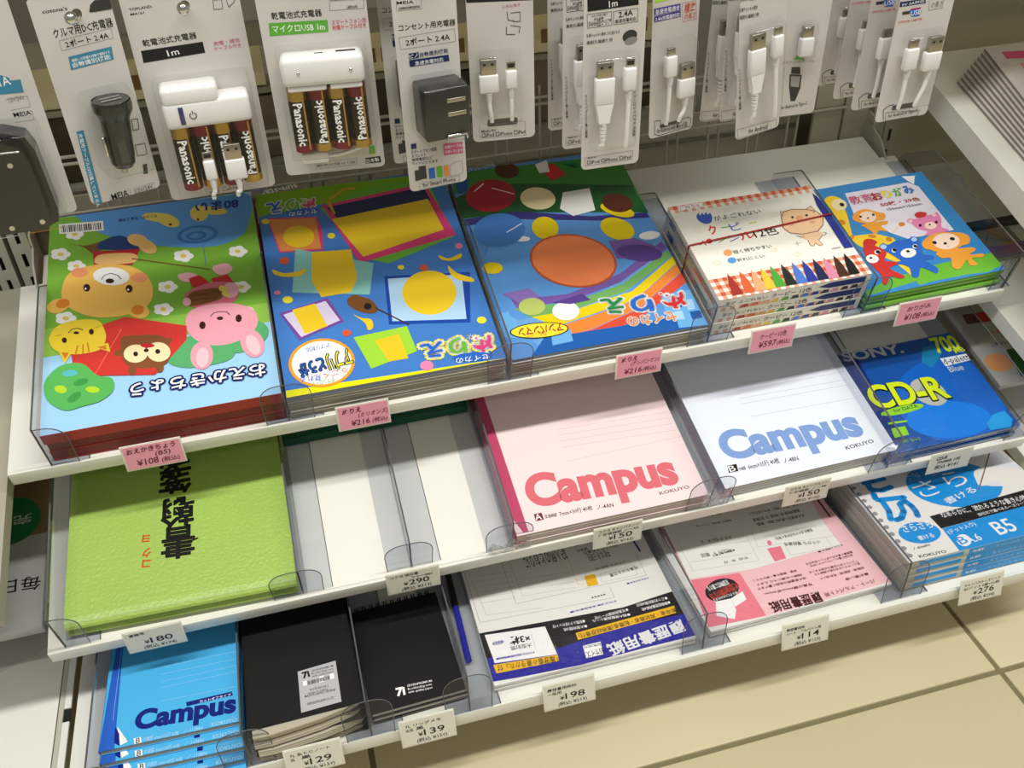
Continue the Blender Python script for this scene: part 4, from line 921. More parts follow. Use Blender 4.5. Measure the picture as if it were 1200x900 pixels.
  ('T','black',[13.1,2.8,27.3,-1.3,0.2,3.3,0],'KOKUYO'),
  ('T','white',[62.8,70.7,57.6,6.8,-2.4,20.2,0.2],'さら'),
  ('T','white',[62.8,70.7,57.6,6.8,-2.4,20.2,0],'さら'),
  ('T','white',[80.5,56.0,38.3,8.3,-1.6,7.4,0],'書ける'),
  ('T','white',[64.8,94.7,36.0,1.5,-0.4,10.0,0.1],'さら'),
  ('L','lblue',[6.11,43.1,50.6,45.1,56.4,45.4,64.1,43.2,72.8,36.1,69.6,34.0,59.8,26.7,52.3,20.5,51.6]),
  ('L','lblue',[6.1,16.0,53.8,20.6,63.9,22.5,79.1]),
  ('L','lblue',[6.25,19.4,80.6,45.3,76.9]),
  ('L','lblue',[6.34,41.7,93.5,30.4,91.6,21.0,95.8,22.0,103.8,29.8,109.8]),
  ('L','lblue',[6.3,20.0,89.3,18.1,83.2]),
  ('L','lblue',[5.32,19.3,106.0,29.2,105.7,41.7,106.1]),
 ],
 'carcharger':[
  ('T','black',[7.5,134.9,15.6,-0.4,0.1,2.3,0],"cotona's"),
  ('T','black',[10.0,118.9,38.8,0.6,-0.1,5.6,0],'クルマ用DC充電器'),
  ('L','grey1',[0.25,12.0,116.6,46.8,118.3,46.5,111.7,12.1,110.1,12.0,116.6]),
  ('T','black',[15.4,111.6,28.5,0.9,-0.1,4.2,0],'2ポート 2.4A'),
  ('P','tealb',[14.7,105.4,43.8,106.5,43.0,97.9,13.9,96.6]),
  ('T','white',[16.2,101.6,25.6,0.8,-0.1,1.9,0],'接続した機器を自動で識別する'),
  ('T','white',[15.9,98.0,25.4,0.9,-0.1,3.0,0],'自動識別機能'),
  ('P','tealb',[5.0,55.2,9.9,55.3,7.3,0.0,1.7,0.0]),
  ('T','white',[5.8,53.4,-3.0,-55.9,2.6,-0.1,0],'充電用ケーブルは付属していません'),
  ('P','dgrey',[37.8,135.1,41.6,137.5,51.0,136.4,51.0,132.5,50.7,130.1,39.5,130.2,35.9,130.6]),
  ('L','grey1',[0.25,50.7,67.8,50.7,67.5,50.7,60.7,50.7,61.0,50.7,67.8]),
  ('L','dgrey',[0.49,43.5,54.5,47.7,54.3,46.7,46.6,42.6,46.7,43.5,54.5]),
  ('L','dgrey',[0.42,41.1,35.9,48.2,35.5,47.5,27.2,40.6,27.6,41.1,35.9]),
  ('P','dgrey',[42.5,20.4,45.6,20.2,44.5,13.0,41.3,13.2]),
  ('L','grey1',[0.25,13.8,2.9,29.0,4.1,28.1,0.3,13.0,0.3,13.8,2.9]),
  ('T','black',[14.6,-0.3,12.3,0.2,-0.1,4.9,0],'MEIA'),
  ('L','grey1',[0.25,31.8,4.2,47.0,5.0,46.6,0.3,30.9,0.3,31.8,4.2]),
  ('T','grey2',[32.3,0.2,13.2,0.6,-0.1,3.2,0],'12V/24V'),
 ],
 'toplandA':[
  ('T','black',[5.0,141.2,15.6,0.7,-0.1,1.7,0],'TOPLAND.'),
  ('T','black',[5.2,138.2,9.1,0.3,-0.0,1.5,0],'M4161'),
  ('T','black',[8.1,117.1,36.9,1.4,-0.2,4.3,0],'乾電池式充電器'),
  ('P','black',[5.7,114.1,48.1,115.5,48.2,107.8,5.4,105.7]),
  ('T','white',[22.8,108.2,8.0,0.7,-0.4,4.2,0],'1m'),
  ('T','pinkm',[55.1,112.0,18.4,0.8,-0.1,2.6,0],'充電・通信'),
  ('T','pinkm',[54.8,108.4,19.0,0.8,-0.1,2.6,0],'ケーブル付き'),
  ('L','grey2',[0.4,61.0,142.6,60.3,136.3,66.4,136.2,66.8,142.3,61.0,142.6]),
  ('L','grey2',[0.48,69.9,141.6,70.6,136.8,74.4,139.5,76.6,142.5]),
  ('L','grey1',[0.25,25.6,5.2,54.5,5.4,54.3,0.3,27.2,0.3,25.6,5.2]),
  ('T','grey2',[28.3,1.1,21.9,1.0,-0.1,3.1,0],'and Cable'),
 ],
 'microA':[
  ('L','grey2',[0.25,50.6,127.8,50.0,119.8,73.6,119.6,74.7,126.0]),
  ('T','grey2',[51.2,126.0,16.5,-0.3,0.0,1.3,0],'開通時約2.5時間'),
  ('T','black',[62.0,120.0,7.5,0.4,-0.1,2.1,0],'1400mAh'),
  ('T','black',[9.2,117.3,34.9,-0.3,0.0,4.5,0],'乾電池式充電器'),
  ('P','green3',[6.6,114.6,47.4,113.7,46.9,105.5,5.9,105.9]),
  ('T','white',[8.4,108.0,36.4,-0.7,0.1,4.9,0],'マイクロUSB 1m'),
  ('T','pinkm',[49.9,110.2,24.2,0.0,-0.0,2.9,0],'スマートフォン用'),
  ('T','redo3',[49.8,106.6,23.9,0.1,-0.0,3.1,0],'充電ケーブル付き'),
  ('P','green3',[65.0,17.3,69.5,18.0,69.4,11.0,64.6,10.7]),
  ('P','black',[61.4,8.3,72.9,8.7,73.0,3.6,61.2,3.6]),
  ('T','white',[62.0,4.3,9.7,0.5,-0.2,3.1,0],'日本製'),
  ('L','grey1',[0.25,23.1,8.5,54.5,8.7,54.2,3.6,22.7,3.4,23.1,8.5]),
  ('T','grey2',[23.8,4.7,29.3,0.2,-0.0,2.1,0],'MICROUSB to USB'),
 ],
 'outletA':[
  ('T','black',[3.8,139.2,12.1,-0.7,0.1,1.9,0],'MEIA'),
  ('L','grey1',[0.25,3.7,142.0,3.3,135.0,21.3,134.1,21.5,139.9]),
  ('T','black',[4.5,135.6,15.5,-0.6,0.1,1.6,0],'互換電源自動認識機能'),
  ('T','black',[3.3,121.5,41.9,-1.7,0.2,4.2,0],'コンセント用充電器'),
  ('L','grey1',[0.27,2.8,117.0,44.2,117.3,44.7,108.3,3.3,108.7,2.8,117.0]),
  ('T','black',[7.6,110.9,32.8,-0.6,0.1,4.6,0],'2ポート 2.4A'),
  ('P','nnavy',[8.8,105.0,16.3,105.0,16.3,101.0,8.8,101.0]),
  ('T','white',[9.2,101.6,6.4,0.1,-0.1,2.7,0],'ピノ'),
  ('T','nnavy',[17.1,101.5,21.3,0.1,-0.0,3.0,0],'自動識別機能'),
  ('P','nnavy',[8.7,100.4,38.6,99.8,39.0,95.3,9.0,95.6]),
  ('T','white',[12.8,96.2,21.6,-0.4,0.1,2.7,0],'急速充電対応'),
  ('P','nnavy',[3.9,38.6,8.2,38.3,8.2,34.2,3.9,34.5]),
  ('T','nnavy',[3.5,30.8,20.5,-1.1,0.1,2.7,0],'スマートフォン全般'),
  ('T','nnavy',[3.6,27.7,11.5,-0.5,0.1,2.3,0],'タブレット'),
  ('T','nnavy',[3.5,24.7,16.5,-1.0,0.1,2.3,0],'携帯電話など'),
  ('T','nnavy',[3.5,21.6,20.6,-1.3,0.1,2.3,0],'ワイドに使えます'),
  ('P','pinkm',[29.4,33.7,45.0,32.5,45.0,23.6,29.4,24.5]),
  ('T','white',[30.2,29.7,16.4,-0.8,0.1,2.3,0],'充電ケーブルは'),
  ('T','white',[30.4,26.2,16.4,-1.2,0.1,2.0,0],'付属していません'),
  ('P','dgrey',[4.9,17.0,9.7,17.0,9.5,8.6,4.8,8.4]),
  ('P','dgrey',[8.3,19.6,14.0,19.4,14.2,8.8,8.5,8.8]),
  ('P','nbluel',[16.1,16.5,21.0,16.4,21.0,7.6,16.1,7.9]),
  ('P','green3',[22.6,16.4,27.1,16.5,27.2,7.4,22.5,7.8]),
  ('P','orangel',[28.3,16.2,32.4,15.9,32.6,7.2,28.5,7.5]),
  ('L','grey1',[0.27,33.6,15.2,33.4,6.4,43.9,7.1,43.7,17.1,38.4,17.6,33.6,15.2]),
  ('L','grey1',[0.31,7.6,5.7,40.6,5.6,40.8,0.3,7.7,0.5,7.6,5.7]),
  ('T','black',[10.3,2.2,26.9,-0.2,0.0,3.2,0],'for Smart Phone'),
 ],
 'podA':[
  ('P','black',[0.0,110.4,49.2,112.0,49.1,105.3,0.7,107.0]),
  ('T','pinkm',[26.8,101.0,13.3,1.0,-0.2,2.0,0],'便利な長さ'),
  ('L','dgrey',[0.53,30.2,98.4,30.9,92.3,35.4,91.5]),
  ('L','dgrey',[0.45,32.9,97.3,40.0,97.6,39.9,90.8,34.5,90.9]),
  ('L','dgrey',[0.54,29.4,87.8,29.2,82.1,36.0,81.6]),
  ('L','dgrey',[0.45,32.6,88.3,39.8,87.0,38.8,82.2]),
  ('L','grey1',[0.27,5.3,13.5,5.6,3.2,42.6,1.9,41.9,13.7,37.1,13.8]),
  ('T','black',[6.9,7.4,11.8,0.4,-0.1,2.0,0],'Made for'),
  ('T','black',[7.1,3.5,34.9,0.0,-0.0,3.2,0],'□iPod □iPhone □iPad'),
 ],
 'podB':[
  ('P','black',[2.0,135.4,39.8,131.9,40.7,120.0,2.7,118.9]),
  ('T','white',[18.6,120.3,6.3,0.5,-0.4,4.4,0],'1m'),
  ('L','dgrey',[0.29,2.4,117.1,20.4,117.3,21.1,107.9,2.9,107.6,2.4,117.1]),
  ('T','black',[5.6,114.7,12.0,0.6,-0.1,1.5,0],'コネクタ折り曲げ'),
  ('T','black',[7.7,112.5,7.1,0.5,-0.1,1.5,0],'耐久試験'),
  ('T','black',[3.6,108.5,16.9,0.3,-0.1,3.9,0],'50000回クリア'),
  ('L','dgrey',[0.29,22.0,117.2,40.2,117.7,40.7,108.5,22.6,108.0,22.0,117.2]),
  ('T','black',[26.1,112.7,10.6,0.7,-0.3,3.8,0],'2.4A'),
  ('T','black',[23.6,109.1,15.8,0.5,-0.1,2.4,0],'急速充電対応'),
  ('T','dgrey',[2.4,101.3,24.9,0.4,-0.0,2.3,0],'防弾チョッキの素材にも使用される'),
  ('T','dgrey',[2.5,96.3,19.3,0.4,-0.0,2.4,0],'高耐久繊維使用'),
  ('E','dgrey',[35.1,98.9,5.0,2.2,2.3,-3.7]),
  ('E','grey1',[36.2,95.5,4.6,1.1,1.0,-2.4]),
  ('T','dgrey',[2.8,26.3,-0.6,33.2,1.9,0.0,0],'断線に強いロングブッシュ'),
  ('T','dgrey',[41.2,22.1,-1.3,41.8,2.3,0.1,0],'高耐久ガラスナイロンメッシュ'),
  ('L','grey2',[0.25,2.9,9.9,41.8,10.7,41.6,3.6,3.4,3.2,2.9,9.9]),
  ('T','black',[5.0,8.9,7.6,-0.0,0.0,1.1,0],'Made for'),
  ('T','black',[4.8,4.4,35.7,-0.0,0.0,2.9,0],'□iPod □iPhone □iPad'),
 ],
 'androidA':[
  ('P','lime',[1.5,110.4,13.4,109.8,13.6,105.3,1.7,105.1]),
  ('P','violet',[1.0,101.2,24.0,101.0,24.3,96.3,1.5,96.2]),
  ('T','white',[2.4,96.9,21.1,-0.1,0.0,3.4,0],'急速充電適合'),
  ('P','violet',[1.2,95.6,24.3,96.0,24.6,91.3,1.7,91.2]),
  ('T','white',[2.6,92.0,21.2,-0.2,0.0,2.9,0],'2.4A充電器対応'),
  ('L','pinkm',[0.29,25.5,100.9,37.5,100.6,38.9,87.1,26.7,87.2,25.5,100.9]),
  ('T','redo3',[27.5,93.6,9.5,-0.5,0.3,6.6,0],'標準'),
  ('T','redo3',[28.1,88.8,9.5,-0.2,0.1,3.8,0],'の長さ'),
  ('L','black',[0.41,5.3,3.0,4.9,14.2,10.2,13.5,11.0,9.2,37.4,10.2,39.2,7.7,39.0,2.3,9.7,1.1,5.3,3.0]),
  ('T','black',[7.3,3.3,28.6,-0.6,0.1,4.1,0],'for Android with MicroUSB'),
 ],
 'androidB':[
  ('T','black',[0.0,108.5,22.1,-2.1,0.3,2.7,0],'50000回クリア'),
  ('T','dgrey',[-0.6,101.3,15.7,-1.2,0.2,2.8,0],'防弾チョッキの素材'),
  ('T','dgrey',[0.0,95.9,16.3,-1.4,0.2,2.8,0],'高耐久繊維使用'),
  ('T','dgrey',[2.4,25.3,-1.7,33.0,2.1,0.1,0],'断線に強いロングブッシュ'),
  ('L','grey2',[0.29,1.2,9.0,38.5,7.1,38.4,0.3,2.2,1.1,1.2,9.0]),
  ('T','black',[12.1,2.6,17.8,-1.1,0.3,4.1,0],'for Android'),
 ],
 'typecA':[
  ('P','green3',[19.3,47.6,30.3,45.6,23.9,52.7]),
  ('T','grey1',[10.1,44.9,28.6,-1.4,0.1,2.1,0],'マイクロUSBケーブル'),
  ('P','dgrey',[18.3,35.6,29.3,34.0,29.9,22.6,26.8,12.1,22.8,12.5,19.4,24.8]),
  ('P','lgrey',[19.7,34.2,28.2,32.8,28.3,23.8,20.7,25.1]),
  ('P','dgrey',[19.0,41.4,26.8,40.6,27.9,34.6,19.4,35.9]),
  ('T','black',[14.9,6.2,23.5,1.6,-0.2,3.0,0],'for Android to Type-C'),
 ],
 'typecB':[
  ('P','nnavy',[0.0,95.2,22.6,95.3,23.8,91.8,0.5,91.4]),
  ('T','white',[2.2,92.0,20.0,0.8,-0.1,2.0,0],'5V 3A対応'),
  ('L','grey1',[0.36,26.2,94.8,28.2,86.0,40.2,86.5,40.1,93.2]),
  ('T','grey1',[29.3,87.8,10.4,0.3,-0.1,4.0,0],'の長さ'),
  ('P','dgrey',[4.0,87.6,10.2,87.7,10.8,85.3,4.4,85.3]),
  ('P','nbluel',[9.7,87.7,12.8,88.9,19.2,88.6,21.8,85.8,20.3,82.7,13.3,82.8]),
  ('P','aredd',[11.2,89.1,20.4,89.2,20.2,88.1,11.0,88.0]),
  ('T','white',[12.2,83.7,9.1,0.5,-0.2,3.7,0],'USB'),
  ('T','redo3',[2.3,79.1,21.3,0.2,-0.0,1.6,0],'SUPPORTED COMPUTER'),
  ('L','black',[0.51,8.0,1.0,5.8,10.0,10.3,13.2,15.2,13.3]),
  ('L','grey2',[0.36,8.9,7.4,41.6,4.7,41.2,0.3,10.1,0.3,8.9,7.4]),
  ('T','black',[12.0,2.6,27.9,1.1,-0.1,2.8,0],'for Android to Type-C'),
 ],
 'adapterA':[
  ('L','grey1',[0.25,51.2,86.5,64.7,87.0,64.3,79.7,51.6,79.1]),
  ('P','tealb',[37.3,111.4,57.6,100.4,57.5,95.8,32.0,96.1]),
  ('T','grey1',[52.4,84.5,10.2,0.5,-0.1,3.0,0],'12V/24V'),
  ('L','grey1',[0.25,51.9,76.9,64.4,77.0,63.9,70.7,51.3,70.6]),
  ('T','black',[52.4,74.2,11.1,0.1,-0.0,2.9,0],'MEIA'),
  ('P','tealb',[33.0,99.0,64.0,98.4,63.4,89.8,30.4,91.3]),
  ('T','white',[44.7,95.2,12.9,0.9,-0.4,5.7,0],'2.1A'),
 ],
}
# ================================================================ FLOOR
fl = bpy.data.objects.new('floor', None); COL.objects.link(fl); fl['kind'] = 'structure'
TILE = mat('floor_tile_glaze', '#cbbf9b', .3, vary=(6, .06), bump=(240, .05, .0008))
GROUT = mat('floor_grout', '#77704f', .9)
mb = MB(); mb.box(-2600, 3600, -2300, 2400, -FZ-20, -FZ-2.5, GROUT); mb.build('grout', fl)
o = None
mbt = MB(); mbt.cbox(2.6, 597.4, 2.6, 597.4, -7, 0, TILE, 1.0); tm = mbt.mesh('tile')
for i in range(-4, 4):
    for j in range(-3, 3):
        q = bpy.data.objects.new('tile', tm); COL.objects.link(q); q.parent = fl; q.location = MM(835.4+600*i, -218.3+600*j, -FZ); q.rotation_euler[2] = 0
fl.location = (0, 0, -.0); 
# the grout bed is modelled in datum coordinates
for c in fl.children:
    if c.name.startswith('grout'): c.location = (0, 0, FZ/1000)

# ================================================================ SHELVES
def shelf(k, x0, x1, d, label, notch=True, lip=14, name='display_shelf', group=None):
    t = thing(name, label, 'shelf', SM(k, 0, 0), group)
    b = MB()
    if notch: P = [(x0, 0), (x1, 0), (x1, d-39), (x1-19, d-39), (x1-19, d), (x0+19, d), (x0+19, d-39), (x0, d-39)]
    else: P = [(x0, 0), (x1, 0), (x1, d), (x0, d)]
    b.prism(P, -1.6, 0, WHITE); b.build('shelf_plate', t)
    b = MB(); b.cbox(x0, x1, -2.0, .4, -lip, .3, WHITE, .5); b.box(x0+1, x1-1, .4, 16, -lip, -lip+1.2, WHITE); b.build('front_lip', t)
    for a, c in ((x0, x0+1.4), (x1-1.4, x1)):
        b = MB(); b.prism([(0.4, -lip), (d-45, -lip-16), (d-45, -1.7), (0.4, -1.7)], a, c, WHITE)
        o = b.build('side_flange', t); o.rotation_euler = (math.pi/2, 0, math.pi/2)
    return t
shelf(1, 0, 911, 251, 'white tilted metal shelf holding the colouring books and the crayon boxes')
shelf(2, 2, 913, 251, 'white tilted metal shelf holding the green writing pad and the disc packs')
shelf(3, 0, 911, 420, 'lowest white metal shelf holding the light blue notebooks and black memo pads', notch=False)
def bracket(k, x, label):
    t = thing('shelf_bracket', label, 'bracket', SM(k, x, 0))
    b = MB(); b.prism([(150, -6), (262, -34), (262, 18), (226, 12), (205, -1)], -.9, .9, GREYM); o = b.build('arm', t); o.rotation_euler = (math.pi/2, 0, math.pi/2)
    b = MB(); b.prism([(246, 18), (262, 18), (262, 26), (250, 26)], -.9, .9, GREYM); o = b.build('hook_tooth', t); o.rotation_euler = (math.pi/2, 0, math.pi/2)
bracket(1, 14, 'grey support bracket beside the drawing pads under the upper shelf')
bracket(1, 898, 'grey support bracket at the right rear corner of the upper shelf')
# slotted uprights: real slots
def upright(x, label, y=256, z0=-FZ, z1=420, wdt=17):
    t = thing('slotted_upright', label, 'upright post', Matrix.Translation(MM(x, y, 0)), None)
    b = MB(); h = wdt/2; s = 1.9; D = 1.6
    b.box(-h, -s, 0, D, z0, z1, GREYM); b.box(s, h, 0, D, z0, z1, GREYM)
    z = z0
    k = 0
    while z < z1:
        b.box(-s, s, 0, D, z, min(z+10.5, z1), GREYM); z += 25
    b.box(-h, -h+1.2, D, 30, z0, z1, GREYM); b.box(h-1.2, h, D, 30, z0, z1, GREYM); b.build('face_rail', t)
    b = MB(); b.box(-h+1.2, h-1.2, 28.5, 29.6, z0, z1, BLACKM); b.build('back_web', t)
upright(-2, 'left slotted grey upright nearest the drawing pads')
upright(-23.5, 'far left slotted grey upright at the picture edge')
upright(919, 'right slotted grey upright behind the folded paper packs')
upright(937, 'rightmost slotted grey upright beside the neighbouring bay')
# structure behind
BACKW = mat('back_board_grey', '#bdb5a0', .7, vary=(5, .05))
b = MB(); b.box(838, 908, 262, 266, -60, 420, BACKW); b.box(873.3, 874.3, 259.5, 262, -60, 420, GREYD); tag(W(b.build('back_panel')), 'plain grey back panel right of the wire mesh grid', 'panel')
b = MB(); b.box(-30, 840, 300, 304, -FZ, 92, BACKW); b.box(-30, 840, 296, 300, 60, 64, GREYD); tag(W(b.build('back_panel')), 'wide grey panel standing behind the upper shelf and wire mesh', 'panel')
b = MB(); b.box(-30, 1900, 470, 476, -FZ, 640, mat('rear_dark', '#7a7362', .8)); W(struct(b, 'wall_back'))
b = MB(); b.box(950, 1900, 262, 266, -FZ, 640, BACKW); tag(W(b.build('back_panel')), 'grey back panel of the neighbouring bay on the right', 'panel')
b = MB(); b.box(-900, -35, 262, 266, -FZ, 640, mat('back_board_dark', '#4c483d', .8)); tag(W(b.build('back_panel')), 'dark back panel of the neighbouring bay on the far left', 'panel')
# wire mesh grid with rails
t = thing('wire_grid', 'grey wire mesh grid carrying the package hooks', 'wire grid', Matrix.Translation(MM(0, 262, 0)))
wm = MB(); wm.cyl((0, 0, 40), (0, 0, 160), 1.5, 1.5, GREYM, 8); wme = wm.mesh('wire')
for i in range(17):
    for dx in (0, 12):
        x = 38+48*i+dx
        q = bpy.data.objects.new('wire', wme); COL.objects.link(q); q.parent = t; q.location = (x/1000, 0, 0)
for z in (93, 142, 149, 300):
    b = MB(); b.cyl((20, -3, z), (876, -3, z), 1.7, 1.7, GREYM, 8); b.build('rail', t)
b = MB(); b.box(20, 838, 3, 12, 228, 248, mat('rail_grey', '#8f8a78', .5)); b.build('rail', t)
# things on the far side of the grid
rr = random.Random(5); x = -10; i = 0
CR = mat('cream_carton', '#f6edbe', .6)
while x < 640:
    w_ = rr.choice((70, 84, 92)); b = MB(); b.cbox(x, x+w_-5, 322, 340, 172, 224, CR, 1)
    o = tag(W(b.build('cream_carton')), 'flat cream carton behind the wire mesh, '+('%s from the left' % ('first','second','third','fourth','fifth','sixth','seventh','eighth','ninth')[i]), 'carton', 'cream cartons behind the mesh')
    b = MB()
    for u in range(3): b.box(x+12+u*16, x+22+u*16, 321.2, 321.9, 182, 196, mat('carton_print', ('#8a6a3a', '#a84a3a', '#5a7a4a')[i % 3], .6))
    b.build('carton_print', o); x += w_; i += 1
x = -10; i = 0
while x < 640:
    w_ = rr.choice((52, 60, 66)); c = ('#6e6250', '#5a4a3a', '#7a7464', '#4c4436', '#8a7a64')[i % 5]
    b = MB(); b.cbox(x, x+w_-4, 318+3*(i % 3), 352, 98, 162+4*(i % 4), mat('mag_'+c, c, .6, vary=(20, .4)), .6)
    tag(W(b.build('magazine')), 'brownish magazine standing behind the wire mesh, '+('%s from the left' % ('first','second','third','fourth','fifth','sixth','seventh','eighth','ninth','tenth','eleventh','twelfth','thirteenth')[i]), 'magazine', 'magazines behind the mesh'); x += w_; i += 1
b = MB(); b.box(-20, 660, 310, 360, 93, 97, GREYM); tag(W(b.build('rear_ledge')), 'grey ledge behind the wire mesh under the magazines', 'ledge')
b = MB(); b.box(-20, 660, 316, 360, 166.5, 170.5, mat('ledge_pale', '#a9a58e', .6)); tag(W(b.build('rear_ledge')), 'pale ledge behind the wire mesh under the cream cartons', 'ledge')

# ---------------- neighbouring bay on the right
def slab(name, label, cat, x0, x1, y0, y1, z0, tilt, lip=22, m=WHITE):
    M = Matrix.Translation(MM(0, 0, z0)) @ Matrix.Rotation(tilt, 4, 'X'); t = thing(name, label, cat, M)
    b = MB(); b.box(x0, x1, y0, y1, -1.6, 0, m); b.build('shelf_plate', t)
    b = MB(); b.box(x0, x1, y0-2, y0, -16, .3, m); b.build('front_lip', t)
    for x in (x0, x1-1.5):
        b = MB(); b.box(x, x+1.5, y0, y1, -lip, -1.7, m); b.build('side_flange', t)
    return t
slab('display_shelf', 'white shelf at the upper right carrying a stack of pink printed magazines', 'shelf', 920, 1830, -90, 238, 84, .30, 26)
slab('display_shelf', 'pale shelf of the right bay just past the folded paper packs', 'shelf', 921, 1830, -60, 235, -33, .235, 16)
slab('display_shelf', 'white shelf of the right bay beside the disc packs', 'shelf', 935, 1830, -110, 100, -150, .20, 14)
slab('display_shelf', 'white shelf overhead in the top right corner', 'shelf', 930, 1830, -60, 238, 288, .22, 34)
slab('display_shelf', 'added white shading shelf above the hanging packages, out of view', 'shelf', 0, 911, 44, 258, 430, 0, 14)  # added out of view to cast shade on the rear of the top shelf
# magazine stack on the upper right shelf
for i in range(9):
    M = Matrix.Translation(MM(945, 0, 84)) @ Matrix.Rotation(.30, 4, 'X') @ Matrix.Translation((i*.0018, (58+1.5*i)/1000, (3.4*i+.3)/1000)) @ Matrix.Rotation(math.radians(-.6*i), 4, 'Z')
    o_ = ('bottom', 'second', 'third', 'fourth', 'fifth', 'sixth', 'seventh', 'eighth', 'topmost')[i]
    t = thing('magazine', 'pale magazine at the upper right shelf, %s of its stack%s' % (o_, ' counted from below' if 0 < i < 8 else (' with pink print' if i == 8 else '')), 'magazine', M, 'magazine stack at the upper right')
    b = MB(); b.box(0, 190, 0, 128, 0, 3.0, edge_mat('mag_pages', '#a39a94', 2200, .4)); b.build('pages', t)
    b = MB(); b.box(-.5, 190.5, -.5, 128.5, 3.0, 3.3, mat('mag_cover', '#d8d0cc', .3)); b.build('cover', t)
    if i == 8:
        b = MB(); art(b, [('P', 'pinkl', [14, 108, 120, 104, 120, 116, 14, 120]), ('P', 'pinks', [22, 76, 40, 74, 44, 98, 24, 100]), ('P', 'pinkl', [60, 60, 150, 56, 150, 84, 60, 88]), ('P', 'navy', [60, 30, 170, 26, 170, 44, 60, 48])], 3.3); b.build('cover_print', t)
# clear pouch with purple contents and dark rail on the middle right shelf
MN2 = Matrix.Translation(MM(0, 0, -33)) @ Matrix.Rotation(.235, 4, 'X')
t = thing('divider_rail', 'dark grey rail lying across the right bay shelf behind a clear pouch', 'rail', MN2)
b = MB(); b.cbox(922, 1300, 118, 126, .3, 9, mat('rail_dark', '#3b3a34', .5), .8); b.build('rail_body', t)
t = thing('pouch', 'clear pouch with purple contents on the right bay shelf', 'pouch', MN2 @ Matrix.Translation((.944, .070, .0006)))
b = MB(); b.cbox(0, 58, 0, 44, 0, 4, mat('pouch_grey', '#8f897b', .4), 1.5); b.build('pouch_back', t)
b = MB(); b.prism(catmull([(4, 16), (6, 4), (20, 1), (42, 2), (54, 6), (55, 16), (30, 14)]), 4, 8, mat('purple_fill', '#7c5a80', .5)); b.build('purple_content', t)
b = MB(); stroke(b, [(10, 18), (30, 40), (50, 18)], 1, 4.2, mat('cord_brown', '#6e6048', .6)); stroke(b, [(10, 38), (50, 20)], .8, 4.3, mat('cord_brown', '#6e6048', .6)); b.build('cord', t)
# leaflet packs on the lower right shelf
MN3 = Matrix.Translation(MM(0, 0, -150)) @ Matrix.Rotation(.20, 4, 'X')
t = thing('leaflet_pack', 'grey leaflet pack with a red box and green band beside the disc packs', 'leaflet pack', SM(2, 918, 58, 1))
b = MB(); b.cbox(0, 180, 0, 130, 0, 7, mat('leaflet_grey', '#b9b6ac', .35), 1); b.build('pack', t)
b = MB(); art(b, [('P', 'maroon', [14, 84, 76, 80, 78, 94, 16, 98]), ('P', 'sred', [30, 84, 50, 83, 51, 95, 31, 96]), ('T', 'redo3', [28, 66, 44, -2, .3, 5, 0], 'お知らせ'), ('T', 'dgrey', [22, 50, 60, -3, .3, 4, 0], 'ご案内のパンフレット'), ('P', 'agreend', [28, 6, 180, 2, 180, 40, 34, 42]), ('E', 'corange', [16, 28, 15, 0, 0, 12])], 7); b.build('pack_print', t)

# ---------------- neighbouring bay on the left
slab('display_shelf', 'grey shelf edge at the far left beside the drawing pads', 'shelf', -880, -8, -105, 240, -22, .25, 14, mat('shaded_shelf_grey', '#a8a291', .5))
slab('display_shelf', 'grey shelf at the far left carrying the film wrapped paper pack', 'shelf', -880, -6, 12, 190, -150, .22, 6, GREYM)
t = thing('display_shelf', 'wide white base shelf at the bottom left with a slotted edge strip', 'shelf', Matrix.Translation(MM(0, 0, -201)))
b = MB(); b.box(-880, -15, -300, 240, -1.6, 0, WHITE); b.build('shelf_plate', t)
b = MB(); b.box(-13.5, -9.5, -300, 240, -1.6, 1.2, GREYM); b.box(-9.5, -4, -300, -92, -1.6, .6, WHITE); b.box(-9.5, -4, -78, 240, -1.6, .6, WHITE); b.build('edge_strip', t)
b = MB(); b.box(-9.5, -4, -92, -78, -1.6, -.8, BLACKM); b.build('slot', t)
t = thing('paper_pack', 'film wrapped white and brown paper pack with a green circle at the far left', 'paper pack', Matrix.Translation(MM(0, 0, -150)) @ Matrix.Rotation(.22, 4, 'X') @ Matrix.Translation((-.205, -.030, .001)))
b = MB(); b.cbox(0, 190, 0, 190, 0, 12, mat('pack_white', '#c9c7c0', .5), 1.5); b.build('pack', t)
b = MB(); art(b, [('P', 'cork', [0, 96, 190, 96, 190, 190, 0, 190]), ('E', 'agrd', [158, 116, 26, 0, 0, 26]), ('T', 'white', [176, 120, -34, 0, 0, -10, 0], '完全'), ('T', 'black', [187, 50, -32, 2, 0, -13, 0], '毎日')], 12); b.build('pack_print', t)
b = MB(); b.prism([(-4, -26), (120, -50), (196, -22), (204, 30), (205, 196), (-4, 196)], 13.2, 13.6, FILM, PEDGE); b.build('wrapping_film', t)

